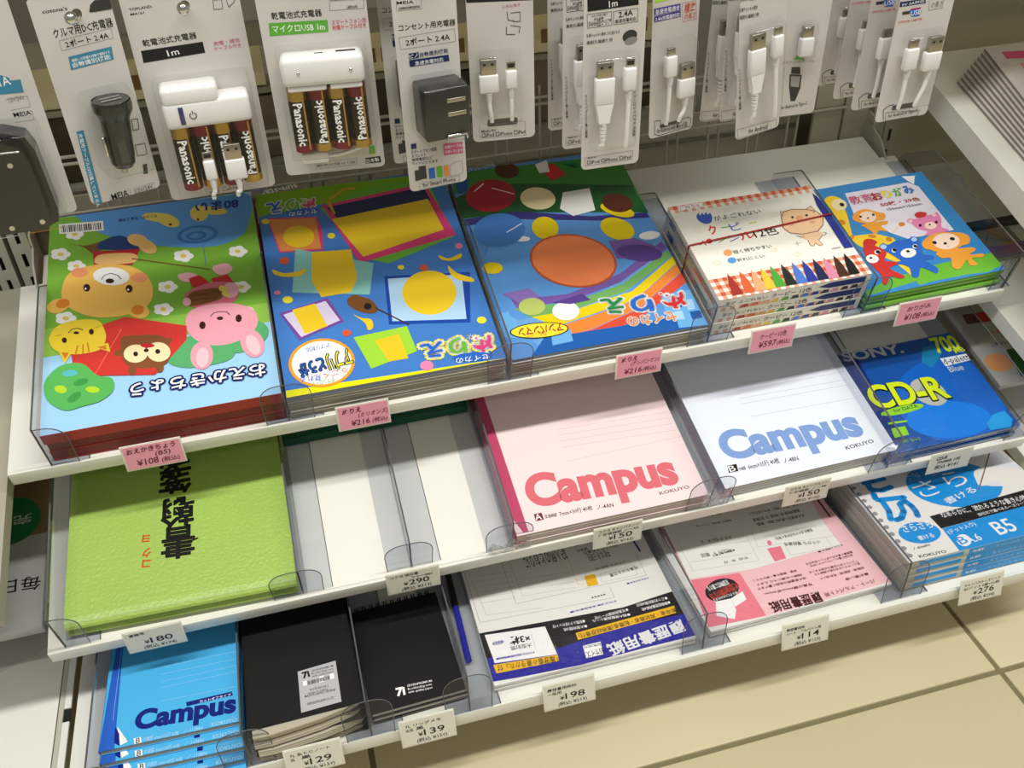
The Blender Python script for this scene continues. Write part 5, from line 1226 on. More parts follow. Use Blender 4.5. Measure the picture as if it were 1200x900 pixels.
# ================================================================ STOCK
ORD = ('topmost', 'second from the top', 'third from the top', 'fourth from the top', 'fifth from the top', 'sixth from the top', 'seventh from the top', 'bottom')
def ordn(i, n): return 'bottom one' if i == n-1 and n > 1 else ORD[i]
PAGES = edge_mat('page_edges', '#cfcabc', 1500, .3)
PAGESG = edge_mat('page_edges_grey', '#a39d90', 1600, .35)
def notebook(name, label, cat, M, w, d, h, cover, pages=PAGES, group=None, key=None, tape=None, ct=.35, bulge=0, bind=None):
    t = thing(name, label, cat, M, group)
    b = MB(); b.box(.4, w-.6, .5, d-.5, ct, h-ct, pages); b.build('pages', t)
    b = MB(); b.cbox(0, w, 0, d, h-ct, h, cover, .12); cv = b.build('cover', t)
    b = MB(); b.cbox(0, w, 0, d, 0, ct, cover, .12); b.build('back_cover', t)
    if tape:
        b = MB(); b.box(-.25, 9, -.05, d+.05, h, h+.08, tape); b.box(-.3, -.02, -.05, d+.05, 0, h+.08, tape); b.build('spine_tape', t)
    if bind:
        b = MB(); b.box(-.2, w+.2, -.3, 8.5, h, h+.15, bind); b.box(-.2, w+.2, -.5, -.1, 0, h+.15, bind); b.build('binding_strip', t)
    if key:
        b = MB(); art(b, ART[key], h+.05, clip=(w, d)); b.build('cover_print', cv)
    return t
def stack(k, x, y, rot, n, th, mk, jx=.5, jy=.6, jr=.25, seed=1, fan=0):
    r_ = random.Random(seed)
    for i in range(n):                       # i = 0 is the topmost
        top = (i == 0); ox = 0 if top else r_.uniform(-jx, jx); oy = 0 if top else r_.uniform(-jy, jy)-fan*i; rz = rot + (0 if top else r_.uniform(-jr, jr))
        mk(i, n, SM(k, x+ox, y+oy, 1.15+(n-1-i)*th+.03*(n-i), rz))
G = 'stack of %s'
REDC = mat('drawing_pad_red', '#b02420', .45); LB = ink('lightblue')
stack(1, 35.5, 3, 0, 3, 11.2, lambda i, n, M: notebook('drawing_pad', 'red bound drawing pad with a bear cover, '+ordn(i, n)+' of its stack', 'drawing pad', M, 184, 257, 11.1, LB if i == 0 else REDC, mat('pad_red_edge', '#7c1a18', .6), 'stack of drawing pads', 'oekaki' if i == 0 else None, bind=REDC if i == 0 else None), seed=2)
stack(1, 223, 2, 0, 7, 3.9, lambda i, n, M: notebook('colouring_book', 'blue colouring book with yellow figures and bananas, '+ordn(i, n)+' of its stack', 'colouring book', M, 185, 258, 3.8, ink('nblue') if i == 0 else mat('book_cover_pale', '#c9c3b6', .5), PAGESG, 'stack of blue colouring books', 'minion' if i == 0 else None, ct=.25), seed=3, jx=.8, jy=1.3)
stack(1, 414.5, 3.5, 0, 6, 3.5, lambda i, n, M: notebook('colouring_book', 'colouring book with rainbow and large orange disc cover, '+ordn(i, n)+' of its stack', 'colouring book', M, 182, 257, 3.4, ink('asky') if i == 0 else mat('book_cover_pale', '#c9c3b6', .5), PAGESG, 'stack of rainbow colouring books', 'anpan' if i == 0 else None, ct=.25), seed=4, jx=.8, jy=1.3)
# crayon boxes
def crayon_box(i, n, M):
    t = thing('crayon_box', 'white and red checked crayon box, '+ordn(i, n)+' of its stack', 'crayon box', M, 'stack of crayon boxes')
    b = MB(); b.cbox(0, 151, 0, 127, 0, 14.8, mat('carton_white', '#e9e5da', .4), .5); b.build('box_body', t)
    b = MB(); z = 14.85
    if i == 0: art(b, ART['coupy'], z, clip=(151, 127))
    # front face print: rotate into x-z plane
    P = MB(); art(P, [('P', 'cwhite', [0, 4.6, 151, 4.6, 151, 14.6, 0, 14.6]), ('G', 'red', [0, .2, 151, .2, 151, 4.5, 0, 4.5])] +
      [('P', 'p%d' % (j+1), [22+j*10, .3, 31+j*10, .3, 30+j*10, 4.4, 25+j*10, 4.4]) for j in range(12)] +
      [('T', 'dgrey', [7, 7, 10, 0, 0, 4, 0], '手が'), ('T', 'dgrey', [20, 7.4, 28, 0, 0, 3.4, 0], 'よごれない'), ('T', 'black', [52, 6.5, 24, 0, 0, 5, 0], 'クーピー'), ('T', 'black', [80, 6.5, 12, 0, 0, 5, 0], '12色'), ('P', 'cnavy2', [98, 9.5, 110, 6, 146, 6, 146, 13, 110, 13])], 0)
    f = P.build('front_print', t); f.rotation_euler = (math.pi/2, 0, 0); f.location = (0, -.0001, 0)
    if i == 0: b.build('lid_print', t)
    P = MB(); art(P, [('P', 'nbluel', [10, 3, 24, 3, 24, 10, 10, 10]), ('T', 'dgrey', [30, 5, 40, 0, 0, 4, 0], 'クーピーペンシル'), ('P', 'orangel', [74, 2, 120, 2, 120, 5, 74, 5]), ('P', 'green3', [78, 6, 110, 6, 110, 9, 78, 9])], 0)
    f = P.build('side_print', t); f.matrix_parent_inverse = Matrix.Identity(4); f.rotation_euler = (math.pi/2, 0, -math.pi/2); f.location = (-.0001, .127, 0)
stack(1, 604, 9, 0, 3, 15.0, crayon_box, seed=6, jx=.6, jy=.5)
b = MB(); H = 45.6
RB = mat('red_rubber', '#b01c22', .4)
b.tube([(-1.1, 71, 1), (-1.1, 71, H-.5), (.6, 71, H+1.0), (60, 75, H+1.0), (150, 82, H+1.0), (152.2, 82, H-.5), (152.2, 82, 1)], .8, RB, 6)
o = b.build('rubber_band'); o.matrix_world = SM(1, 604, 9, 1.2); tag(o, 'thin red rubber band stretched around the crayon boxes', 'rubber band')
# origami packs
def origami(i, n, M):
    t = thing('origami_pack', 'green edged folding paper pack with coloured bears, '+ordn(i, n)+' of its stack', 'origami pack', M, 'stack of folding paper packs')
    b = MB(); b.cbox(0, 150, 0, 152, 0, 6.0, mat('origami_green', '#74b636', .25, coat=.4), 2.4); b.build('pack', t)
    if i == 0:
        b = MB(); art(b, ART['origami'], 5.9, .2, clip=(150, 152)); b.build('pack_print', t)
stack(1, 758, 4, 1.2, 3, 6.3, origami, seed=8, jx=1, jy=1.2)
# green writing pads
GP = mat('washi_green', '#a2c05a', .34, vary=(9, .12), bump=(330, .55, .0016))
def wpad(i, n, M):
    t = thing('writing_pad', 'green textured writing pad with black brush lettering, '+ordn(i, n)+' of its stack' if i == 0 else 'green textured writing pad under the lettered one', 'writing pad', M, 'stack of green writing pads')
    b = MB(); b.cbox(.5, 182.5, 4, 251.5, .5, 8.6, mat('writing_pages', '#b9c49a', .7), .4); b.build('pages', t)
    b = MB()
    prof = [(252, 9.3), (9, 9.3), (4.5, 8.6), (1.6, 6.8), (.4, 4.6), (1.6, 2.4), (4.5, .7), (9, 0), (252, 0), (252, .5), (9, .5), (4.7, 1.2), (2.1, 2.8), (1, 4.6), (2.1, 6.4), (4.7, 8.1), (9, 8.8), (252, 8.8)]
    n_ = len(prof); vs = [(0, y, z) for y, z in prof]+[(183, y, z) for y, z in prof]
    b.add(vs, [(q, n_+q, n_+(q+1) % n_, (q+1) % n_) for q in range(n_)], GP, False)
    b.build('cover', t)
    if i == 0:
        b = MB(); art(b, ART['green'], 9.3, clip=(183, 252)); b.build('cover_print', t)
stack(2, 20, 7, -1.5, 2, 9.5, wpad, seed=9, jr=.15)
CP = ink('campink', .5); CW = ink('camwhite', .5)
stack(2, 391.5, 1, 0, 5, 3.9, lambda i, n, M: notebook('notebook', 'pale pink ruled notebook with a red spine, '+ordn(i, n)+' of its stack', 'notebook', M, 179, 252, 3.8, CP, PAGES, 'stack of pink notebooks', 'pink' if i == 0 else None, tape=mat('spine_red', '#c2486c', .5), ct=.3), seed=10, jx=.7, jy=.9)
stack(2, 589.5, 5, .6, 4, 3.9, lambda i, n, M: notebook('notebook', 'white ruled notebook with pale blue lettering, '+ordn(i, n)+' of its stack', 'notebook', M, 178, 252, 3.8, CW, PAGES, 'stack of white and blue notebooks', 'blue' if i == 0 else None, tape=mat('spine_grey', '#8a8fa4', .5), ct=.3), seed=11, jx=.7, jy=.9)
def disc(i, n, M):
    t = thing('disc_case', 'dark blue recordable disc case wrapped in film, '+ordn(i, n)+' of its stack', 'disc case', M, 'stack of blue disc cases')
    b = MB(); b.cbox(0, 142, 0, 125, 0, 4.9, mat('disc_blue', '#164a8c', .12, coat=.6), .7); b.build('case', t)
    if i == 0:
        b = MB(); art(b, ART['cdr'], 4.85, .15, clip=(142, 125)); b.build('cover_print', t)
        b = MB(); b.cbox(-.4, 142.4, -.4, 125.4, -.1, 5.9, FILM, .8); b.build('wrapping_film', t)
stack(2, 758.5, 3, .6, 3, 5.1, disc, seed=12, jx=.8, jy=.8)
# white card liners in the two empty slots + dark green receipt pads pushed to the back
LIN = mat('white_card_liner', '#eceae0', .5)
for x0, x1, s in ((209.5, 298, 'left empty slot beside the green writing pad'), (300.5, 386, 'right empty slot beside the pink notebooks')):
    b = MB(); b.box(x0, x1, 1, 156, .2, .9, LIN); o = b.build('card_liner'); o.matrix_world = SM(2, 0, 0); tag(o, 'white card liner in the '+s, 'card liner')
t = thing('receipt_pad', 'dark green receipt pad lying at the back of the empty slots', 'receipt pad', SM(2, 208.5, 159, .3))
b = MB(); b.cbox(0, 176, 0, 88, .5, 9.5, mat('receipt_pages', '#c9c9bd', .7), .3); b.build('pages', t)
b = MB(); b.cbox(-.4, 176.4, -.5, 88.3, 9.5, 10.1, mat('dark_green_cover', '#0f5a3c', .5), .2); b.box(-.4, 176.4, -.7, -.1, 0, 10.1, mat('dark_green_cover', '#0f5a3c', .5)); b.build('cover', t)
# light blue notebooks, fanned toward the front
CY = ink('cyan', .4)
stack(3, 32, 25, -1.6, 5, 6.0, lambda i, n, M: notebook('notebook', 'bright blue cut-off notebook with navy lettering, '+ordn(i, n)+' of its fanned stack', 'notebook', M, 108, 190, 5.0, CY, PAGESG, 'fanned stack of bright blue notebooks', 'cyan', tape=mat('spine_blue', '#2a62c8', .4), ct=.3), seed=13, fan=7.5, jx=.8, jy=.6, jr=.2)
# black notebooks with lifted pages
BK = ink('blk', .5)
LOOSE = edge_mat('loose_pages', '#cfc7b0', 900, .45)
def black_book(i, n, M):
    t = thing('notebook', 'black stitched notebook '+('with a grey barcode sticker, ' if i == 0 else 'with loose cream pages, ')+ordn(i, n)+' of its stack', 'notebook', M, 'stack of black stitched notebooks')
    r_ = random.Random(30+i)
    b = MB(); b.cbox(0, 91, 0, 170, 8.2, 8.8, BK, .2); b.build('cover', t)
    b = MB(); b.cbox(0, 91, 0, 170, 0, .6, BK, .2); b.build('back_cover', t)
    b = MB(); b.box(1, 90, 6, 169, .6, 8.2, LOOSE); b.build('pages', t)
    for q in range(3):
        z = .9+2.45*q; u = r_.uniform(-1.2, 1.2); a = -5.5+u; c = 1.5+u*.6
        P = [(3, a), (16, a-.9), (34, a+.3), (56, a+2.2), (76, (a+c)/2+2.2), (86, c+1.2), (88.5, c+4), (88.5, 20), (3, 20)]
        m_ = MB(); m_.prism(P, z, z+1.9-.2*q, LOOSE); m_.build('page_sheaf', t)
    if i == 0:
        b = MB(); art(b, ART['black'], 8.85, clip=(91, 170)); b.build('cover_print', t)
stack(3, 147.5, 5, .8, 4, 9.3, black_book, seed=14, jx=1.0, jy=1.5, jr=1.0)
def memo(i, n, M):
    t = thing('memo_pad', 'black ring bound memo pad, '+ordn(i, n)+' of its stack', 'memo pad', M, 'stack of black ring memo pads')
    b = MB(); b.box(.4, 79.6, .4, 110, .5, 3.7, PAGES); b.build('pages', t)
    b = MB(); b.cbox(0, 80, 0, 112, 3.7, 4.2, BK, .15); b.build('cover', t)
    b = MB(); b.cbox(0, 80, 0, 112, 0, .5, BK, .15); b.build('back_cover', t)
    rg = MB(); rg.tube([(0, 3.4*math.cos(a)+0, 3.6*math.sin(a)) for a in [2*math.pi*q/12 for q in range(13)]], .45, BLACKM, 5); rm = rg.mesh('ring')
    for q in range(11):
        for dx in (0, 2):
            r_ = bpy.data.objects.new('ring', rm); COL.objects.link(r_); r_.parent = t; r_.location = ((5+6.6*q+dx)/1000, .1135, .0021); 
    if i == 0:
        b = MB(); art(b, ART['ring'], 4.2, clip=(80, 112)); b.build('cover_print', t)
stack(3, 243.5, 9, 1.8, 3, 4.5, memo, seed=15, jx=.8, jy=1.5, jr=.6)
# resume paper packs
def rpack(key, base, lab):
    def f(i, n, M):
        t = thing('resume_pack', lab+(', uppermost of its two packs' if i == 0 else ', lying underneath the other pack'), 'paper pack', M, 'packs of '+base)
        b = MB(); b.cbox(0, 184, 0, 235, 0, 3.6, mat('sheet_pack', '#e4e2da', .4), .5); b.build('paper_sheets', t)
        if i == 0:
            b = MB(); art(b, ART[key], 3.55, .22, clip=(184, 235)); b.build('front_print', t)
            b = MB(); b.cbox(-2.5, 187, -5, 237, -.1, 5.3, FILM, .9); b.build('wrapping_film', t)
    return f
stack(3, 348, 11, -.6, 2, 4.6, rpack('res', 'blue resume paper', 'resume paper pack with a navy and black title band'), seed=16)
stack(3, 547, 11, 1.2, 2, 4.6, rpack('respink', 'pink resume paper', 'resume paper pack with a pink front'), seed=17)
# thin pen/ruler visible in the slot gap beside the blue resume pack
o = thing('ballpoint_pen', 'dark and blue capped pen standing in the gap left of the blue resume packs', 'pen', SM(3, 333, 44, 7, 0))
b = MB(); b.cyl((0, 0, 0), (2, 62, 0), 3.0, 3.0, ink('resblue'), 12); b.build('barrel', o)
b = MB(); b.cyl((2.05, 62.2, 0), (3.4, 104, 0), 3.4, 3.1, BLACKP, 12); b.build('cap', o)
# loose leaf packs with punched margin
def loose(i, n, M):
    t = thing('loose_leaf_pack', 'blue and white loose leaf pack with punched holes, '+ordn(i, n)+' of its stack', 'loose leaf pack', M, 'stack of loose leaf packs')
    b = MB(); b.cbox(0, 182, 0, 250, .2, 9.3, PAGES, .3); b.build('paper_sheets', t)
    b = MB(); b.box(64, 182, -.35, .1, .6, 8.9, ink('lblue')); b.box(12, 58, -.35, .1, 3, 7.4, ink('lblue')); b.build('side_wrap', t)
    P = MB(); art(P, [('T', 'white', [68, 3.5, 12, 0, 0, 3, 0], 'B罫'), ('T', 'askyl', [92, 3.2, 60, 0, 0, 3, 0], 'キャンパス ルーズリーフ')], 0)
    f = P.build('side_print', t); f.rotation_euler = (math.pi/2, 0, 0); f.location = (0, -.0004, 0)
    if i == 0:
        b = MB(); art(b, ART['loose'], 9.3, .25, clip=(182, 250)); b.build('front_print', t)
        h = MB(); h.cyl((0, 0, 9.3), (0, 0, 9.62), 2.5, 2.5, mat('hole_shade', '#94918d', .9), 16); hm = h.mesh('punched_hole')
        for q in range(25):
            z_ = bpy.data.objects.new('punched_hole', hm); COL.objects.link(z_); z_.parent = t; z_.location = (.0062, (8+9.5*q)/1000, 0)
        b = MB(); b.cbox(-.6, 182.6, -1.2, 250.6, 10.75, 11.0, FILM, .1); b.build('wrapping_film', t)
stack(3, 738.5, 10, 0, 4, 9.5, loose, seed=18, jx=.7, jy=.8, jr=.15)

# ================================================================ DIVIDERS (clear plastic: fin, front tab, base flange)
def make_divider(label, M, left=19, right=21, h=48, L=200):
    t = thing('shelf_divider', label, 'shelf divider', M, 'clear plastic shelf dividers')
    e = 1.1
    b = MB(); b.prism([(0, .8), (L, .8), (L-2, 10), (158, h-2), (154, h), (0, h)], -e/2, e/2, CLEAR); o = b.build('fin', t); o.rotation_euler = (math.pi/2, 0, math.pi/2)
    b = MB(); b.prism([(L-2, 10), (L-1, 10), (158.6, h-1.6), (154, h+.35), (0, h+.35), (0, h-.35), (153.6, h-.35), (157.4, h-2)], -e/2-.12, e/2+.12, PEDGE); b.prism([(-.5, .8), (.3, .8), (.3, h+.3), (-.5, h+.3)], -e/2-.1, e/2+.1, PEDGE); o = b.build('fin_edge', t, 'dark cut edge'); o.rotation_euler = (math.pi/2, 0, math.pi/2)
    # front tab with rounded top
    R = 15; pts = [(-left, .5), (right, .5), (right+1, h-R)]
    pts += [(right+1-R+R*math.cos(a), h-R+R*math.sin(a)) for a in [math.pi/2*q/6 for q in range(1, 7)]]
    if left > 2: pts += [(-left-1+R-R*math.sin(a), h-R+R*math.cos(a)) for a in [math.pi/2*q/6 for q in range(0, 7)]]
    else: pts += [(-left, h)]
    b = MB(); b.prism(pts, -.5, .5, CLEAR); o = b.build('front_tab', t); o.rotation_euler = (math.pi/2, 0, 0); o.location = (0, -.0011, 0)
    b = MB(); b.tube([(x, -1.1, z) for x, z in pts[1:]+[pts[0]]], .42, PEDGE, 6); b.build('tab_edge', t, 'dark cut edge of the front tab')
    b = MB(); b.box(-left, right+8, -.4, L, .35, 1.05, clear_mat('clear_base', '#ebedf1', .05)); b.box(right+7.4, right+8, -.4, L, .35, 1.3, PEDGE); b.build('base_flange', t)
    return t
DV = [(1, 33.5, 0, 0, 21, 'left end of the top shelf beside the drawing pads'), (1, 221, .5, 18, 21, 'between the drawing pads and the blue colouring books'), (1, 411.5, 1, 19, 19, 'between the two colouring book stacks'), (1, 598.5, 1.5, 20, 19, 'left of the crayon boxes'), (1, 756.2, 2, 20, 18, 'between the crayon boxes and the folding paper packs'), (1, 909.2, 2, 15, .6, 'right end of the top shelf'),
 (2, 16, 2, 0, 19, 'left end of the middle shelf beside the green writing pad'), (2, 206, 3, 24, 17, 'between the green writing pad and the empty slot'), (2, 299.2, 6, 21, 18, 'between the two empty slots'), (2, 388.5, 4, 23, 17, 'left of the pink notebooks'), (2, 573.5, 1, 22, 19, 'between the pink and the white notebooks'), (2, 756.8, -.5, 20, 20, 'left of the disc cases'), (2, 911, 2, 24, .6, 'right end of the middle shelf'),
 (3, 29, 0, 0, 19, 'left end of the lowest shelf'), (3, 143.6, 0, 20, 19, 'between the bright blue and the black notebooks'), (3, 240.6, -.5, 20, 19, 'between the black notebooks and the ring memo pads'), (3, 323.5, -.5, 20, 19, 'between the memo pads and the blue resume packs'), (3, 536, 3, 20, 19, 'between the blue and the pink resume packs'), (3, 735, 4, 21, 20, 'left of the loose leaf packs')]
for k, x, y, l, r, s in DV: make_divider('clear plastic shelf divider '+s, SM(k, x, y, .02), l, r, 48 if k != 2 or x < 30 or x > 500 else 40)
# crumpled clear film stuck on two tabs of the middle shelf
def crumple(x0, x1, z1, label, sd):
    r_ = random.Random(sd); b = MB(); n, m_ = 12, 8; g = []
    for j in range(m_):
        for i in range(n):
            g.append((x0+(x1-x0)*i/(n-1)+r_.uniform(-.8, .8), -3.2+r_.uniform(-1.6, 1.2), 1+z1*j/(m_-1)*(1+.25*math.sin(i*1.3))+r_.uniform(-.8, .8)))
    b.add(g, [(j*n+i, j*n+i+1, (j+1)*n+i+1, (j+1)*n+i) for j in range(m_-1) for i in range(n-1)], clear_mat('crumpled_film', '#eeeeee', .28, .15))
    o = b.build('crumpled_film'); o.matrix_world = SM(2, 0, 3, 0); tag(o, label, 'plastic film')
crumple(366, 404, 15, 'crumpled clear film on the divider tab left of the pink notebooks', 1)
crumple(565, 590, 24, 'crumpled clear film on the divider tab right of the pink notebooks', 2)

# ================================================================ PRICE TAGS
PINKT = mat('pink_tag_paper', '#f0a0b4', .6); TAGP = mat('tag_paper', '#dedbcb', .5); TAGH = mat('tag_holder', '#e3e2d2', .35, coat=.2)
def price_tag(k, x, lines, label, hand=False, w=46.5, h=27, lean=-12, rz=0):
    """holder clipped to the shelf lip; its local frame: x along the shelf, y up the face"""
    Y, Z, t = FR[k]
    if k == 3: h = 29
    M = Matrix.Translation(MM(x, Y, Z)) @ Matrix.Rotation(t, 4, 'X') @ Matrix.Translation((0, -.0092, -.0155)) @ Matrix.Rotation(math.radians(90+lean), 4, 'X') @ Matrix.Rotation(math.radians(rz), 4, 'Z')
    t_ = thing('price_tag', label, 'price tag', M)
    b = MB(); b.cbox(0, w, 0, h, -1.0, 0, TAGH, .3); b.build('holder', t_)
    b = MB(); b.box(1.6, w-1.2, 1.6, h-1.4, 0, .25, PINKT if hand else TAGP); tc_ = b.build('tag_card', t_)
    b = MB(); b.box(6, w-6, h-8, h-5, -3.0, -1.0, TAGH); b.build('clip', t_)
    b = MB()
    for (s, x0, y0, ww, hh, sh, c) in lines: put_text(b, s, (x0, y0), (ww, ww*.02 if hand else 0), (hh*sh, hh), .4, ink(c, .6))
    b.build('tag_text', tc_)
HN = 'handink'
price_tag(1, 87, [('おえかきちょう', 4, 18.5, 38, 5, .15, HN), ('(B5)', 25, 12.5, 12, 4.5, .15, HN), ('¥108', 9, 4.5, 17, 6.5, .1, HN), ('(税込)', 28.5, 4.8, 14, 4.8, .1, HN)], 'pink handwritten 108 yen tag under the drawing pads', True, 47.5)
price_tag(1, 259.5, [('ぬりえ', 5, 18.5, 16, 5, .15, HN), ('(ミリオンズ)', 18, 12.6, 25, 5, .15, HN), ('¥216', 11, 4.2, 16, 6, .1, HN), ('(税込)', 29, 4.6, 13, 4.6, .1, HN)], 'pink handwritten 216 yen tag under the blue colouring books', True, 45)
price_tag(1, 508, [('ぬりえ', 5, 18.5, 15, 5, .15, HN), ('(アンパンマン)', 14, 13, 27, 4.6, .15, HN), ('¥216', 8, 4.2, 17, 6, .1, HN), ('(税込)', 26, 4.6, 13, 4.6, .1, HN)], 'pink handwritten 216 yen tag under the rainbow colouring books', True, 44)
price_tag(1, 638.5, [('クーピー12色', 9, 15.5, 27, 5.5, .12, HN), ('¥597', 9, 5.5, 18, 7, .1, HN), ('(税込)', 28, 6, 13, 4.8, .1, HN)], 'pink handwritten 597 yen tag under the crayon boxes', True, 45)
price_tag(1, 790.5, [('おりがみ', 10, 16, 25, 5.5, .12, HN), ('¥108', 9, 5.5, 17, 7, .1, HN), ('(税込)', 27.5, 6.5, 14, 4.8, .1, HN)], 'pink handwritten 108 yen tag under the folding paper packs', True, 46)
def ptag(k, x, l1, l2, yen, tax, label):
    L = [(l1[0], l1[1], 21, l1[2], 3, 0, 'black'), ('¥', 14.6, 9.4, 4, 4.2, 0, 'black'), (yen, 19.4, 9.2, 17.5, 6.2, 0, 'black'), ('(税込 ¥%s)' % tax, 12.5, 3.2, 26, 4, 0, 'dgrey')]
    if l2: L.insert(1, (l2[0], l2[1], 16.6, l2[2], 3, 0, 'black'))
    price_tag(k, x, L, label)
ptag(2, 61, ('書翰箋', 5, 12), None, '180', '194', 'printed 180 yen tag under the green writing pad')
ptag(2, 275, ('コクヨ 領収書', 4, 24), ('ウケー98N', 22, 18), '290', '313', 'printed 290 yen tag under the empty slots')
ptag(2, 461, ('コクヨ キャンパスノー', 5, 38), ('ト普通横罫 ノー4A', 5, 38), '150', '162', 'printed 150 yen tag under the pink notebooks')
ptag(2, 648, ('コクヨ キャンパスノー', 5, 38), ('ト中横罫 ノー4B', 5, 38), '150', '162', 'printed 150 yen tag under the white notebooks')
price_tag(2, 801, [('CD-R', 6, 18, 12, 4, .2, 'black'), ('700MB 1枚', 8, 13, 26, 4, .2, 'black'), ('税込 ¥141', 7, 6, 26, 5, .2, 'black')], 'handwritten white tag under the disc cases', False)
ptag(3, 169, ('7L 糸とじノート', 5, 32), ('S  黒', 5, 16), '129', '139', 'printed 129 yen tag under the black stitched notebooks')
ptag(3, 263, ('7L リングメモ', 5, 30), ('SS 黒', 5, 15), '139', '150', 'printed 139 yen tag under the ring memo pads')
ptag(3, 386, ('履歴書用紙B5', 4, 26), ('一般用', 4, 12), '198', '213', 'printed 198 yen tag under the blue resume packs')
ptag(3, 609, ('履歴書用紙', 4, 18), ('パート・アルバイト用', 4, 34), '114', '123', 'printed 114 yen tag under the pink resume packs')
ptag(3, 791, ('キャンパスルーズリーフ', 4, 38), ('B5ドット6罫100枚', 4, 38), '276', '298', 'printed 276 yen tag under the loose leaf packs')

# ================================================================ HANGING PACKAGES (card frame: x right, y up, z toward the viewer)
def rounded(x0, x1, y0, y1, r, n=4):
    P = []
    for cx, cy, a0 in ((x1-r, y0+r, -90), (x1-r, y1-r, 0), (x0+r, y1-r, 90), (x0+r, y0+r, 180)):
        P += [(cx+r*math.cos(math.radians(a0+90*i/n)), cy+r*math.sin(math.radians(a0+90*i/n))) for i in range(n+1)]
    return P
def dome(b, x0, x1, y0, y1, z1, r, m, z0=0, inset=1.5):
    """rounded blister: walls leaning inwards to a flat top"""
    A = rounded(x0, x1, y0, y1, r); B = rounded(x0+inset, x1-inset, y0+inset, y1-inset, max(r-inset, .5)); C_ = rounded(x0+inset*2, x1-inset*2, y0+inset*2, y1-inset*2, max(r-2*inset, .5)); n = len(A)
    vs = [(x, y, z0) for x, y in A]+[(x, y, z1-inset) for x, y in B]+[(x, y, z1) for x, y in C_]
    b.add(vs, [(i, (i+1) % n, n+(i+1) % n, n+i) for i in range(n)]+[(n+i, n+(i+1) % n, 2*n+(i+1) % n, 2*n+i) for i in range(n)], m, True); b.add(vs, [tuple(range(2*n, 3*n))], m)
def card(name, label, M, w, h, key=None, group=None, hole=None):
    t = thing(name, label, 'package', M, group)
    hx, hy = hole or (w/2, h-12)
    o_ = rounded(0, w, 0, h, 4); ring = [(hx+3.4*math.cos(a), hy+3.4*math.sin(a)) for a in [2*math.pi*i/16 for i in range(16)]]
    # card with a real hanging hole: bottom block plus a top block bridged around the hole
    b = MB(); yb = hy-6
    b.prism([p for p in o_ if p[1] < yb]+[(w, yb), (0, yb)] if False else [q for q in rounded(0, w, 0, h, 4) if q[1] < h/2][:5]+[(w, yb), (0, yb)]+[q for q in rounded(0, w, 0, h, 4) if q[1] < h/2][5:], -.6, 0, CARD)
    for s in (0, 1):
        x0, x1 = (0, hx) if s == 0 else (hx, w)
        arc = [(hx+(-1 if s == 0 else 1)*3.4*math.sin(math.pi*i/8), hy-3.4*math.cos(math.pi*i/8)) for i in range(9)]
        P = [(hx, yb)]+arc+[(hx, h)]+([(x0+3, h), (x0, h-3), (x0, yb)] if s == 0 else [(x1-3, h), (x1, h-3), (x1, yb)])
        b.prism(ccw(P), -.6, 0, CARD)
    cd = b.build('card', t)
    if key:
        b = MB(); art(b, ART[key], 0, .4); b.build('card_print', cd)
    return t
def lerp(a, b_, t): return tuple(a[i]+(b_[i]-a[i])*t for i in range(3))
def bez(P, n=10):
    P = [Vector(p) for p in P]; out = []
    for i in range(n+1):
        t = i/n; Q = P[:]
        while len(Q) > 1: Q = [Q[j].lerp(Q[j+1], t) for j in range(len(Q)-1)]
        out.append(Q[0])
    return out
def plug(t, x, y, kind, bw, bh, tail, ang=0, long=False, z=6.0):
    """a cable end pointing up: (x, y) = top centre of the metal shell"""
    mw, mh, mt = {'usb': (12, 11.5, 4.5), 'micro': (6.9, 6, 2.2), 'light': (6.7, 6.5, 1.8), 'typec': (8.3, 6.5, 2.5)}[kind]
    a = math.radians(ang); R = lambda px, py: (x+px*math.cos(a)-py*math.sin(a), y+px*math.sin(a)+py*math.cos(a))
    def rb(mb, x0, x1, y0, y1, z0, z1, m, c):
        n0 = len(mb.v); mb.cbox(x0, x1, y0, y1, z0, z1, m, c)
        for i in range(n0, len(mb.v)):
            q = R(mb.v[i][0], mb.v[i][1]); mb.v[i] = (q[0], q[1], mb.v[i][2])
    b = MB(); rb(b, -mw/2, mw/2, -mh, 0, z-mt/2, z+mt/2, STEEL, .35)
    if kind == 'usb':
        for sx in (-3, 3): rb(b, sx-1.1, sx+1.1, -4.6, -2.8, z+mt/2-.1, z+mt/2+.05, BLACKM, .03)
    if kind == 'light':
        rb(b, -2.6, 2.6, -4.8, -1.6, z+mt/2-.1, z+mt/2+.06, BLACKM, .03)
    b.build('metal_plug', t)
    b = MB(); rb(b, -bw/2, bw/2, -mh-bh, -mh, z-3.2, z+3.2, WHITEP, 1.3)
    e0 = -mh-bh
    if long:
        vs = []
        b2 = [(-bw/2+.3, e0+2), (bw/2-.3, e0+2), (bw/3.2, e0-9), (bw/3.6, e0-14), (-bw/3.6, e0-14), (-bw/3.2, e0-9)]
        b.prism(ccw([R(*q) for q in b2]), z-2.9, z+2.9, WHITEP); e0 -= 14
    b.build('plug_body', t)
    b = MB(); sl = 15 if long else 7
    for q in range(5):
        p0 = R(0, e0-q*sl/5); p1 = R(0, e0-(q+.75)*sl/5); b.cyl((p0[0], p0[1], z), (p1[0], p1[1], z), 2.9-.18*q, 2.8-.18*q, WHITEP, 10)
    b.build('strain_relief', t)
    s0 = R(0, e0-sl+.5)
    b = MB(); b.tube(bez([(s0[0], s0[1], z), (R(0, e0-sl-8)[0], R(0, e0-sl-8)[1], z), (tail[0], tail[1]+8, z), (tail[0], tail[1], z-2)]), 1.7, WHITEP, 8); b.build('cable', t)
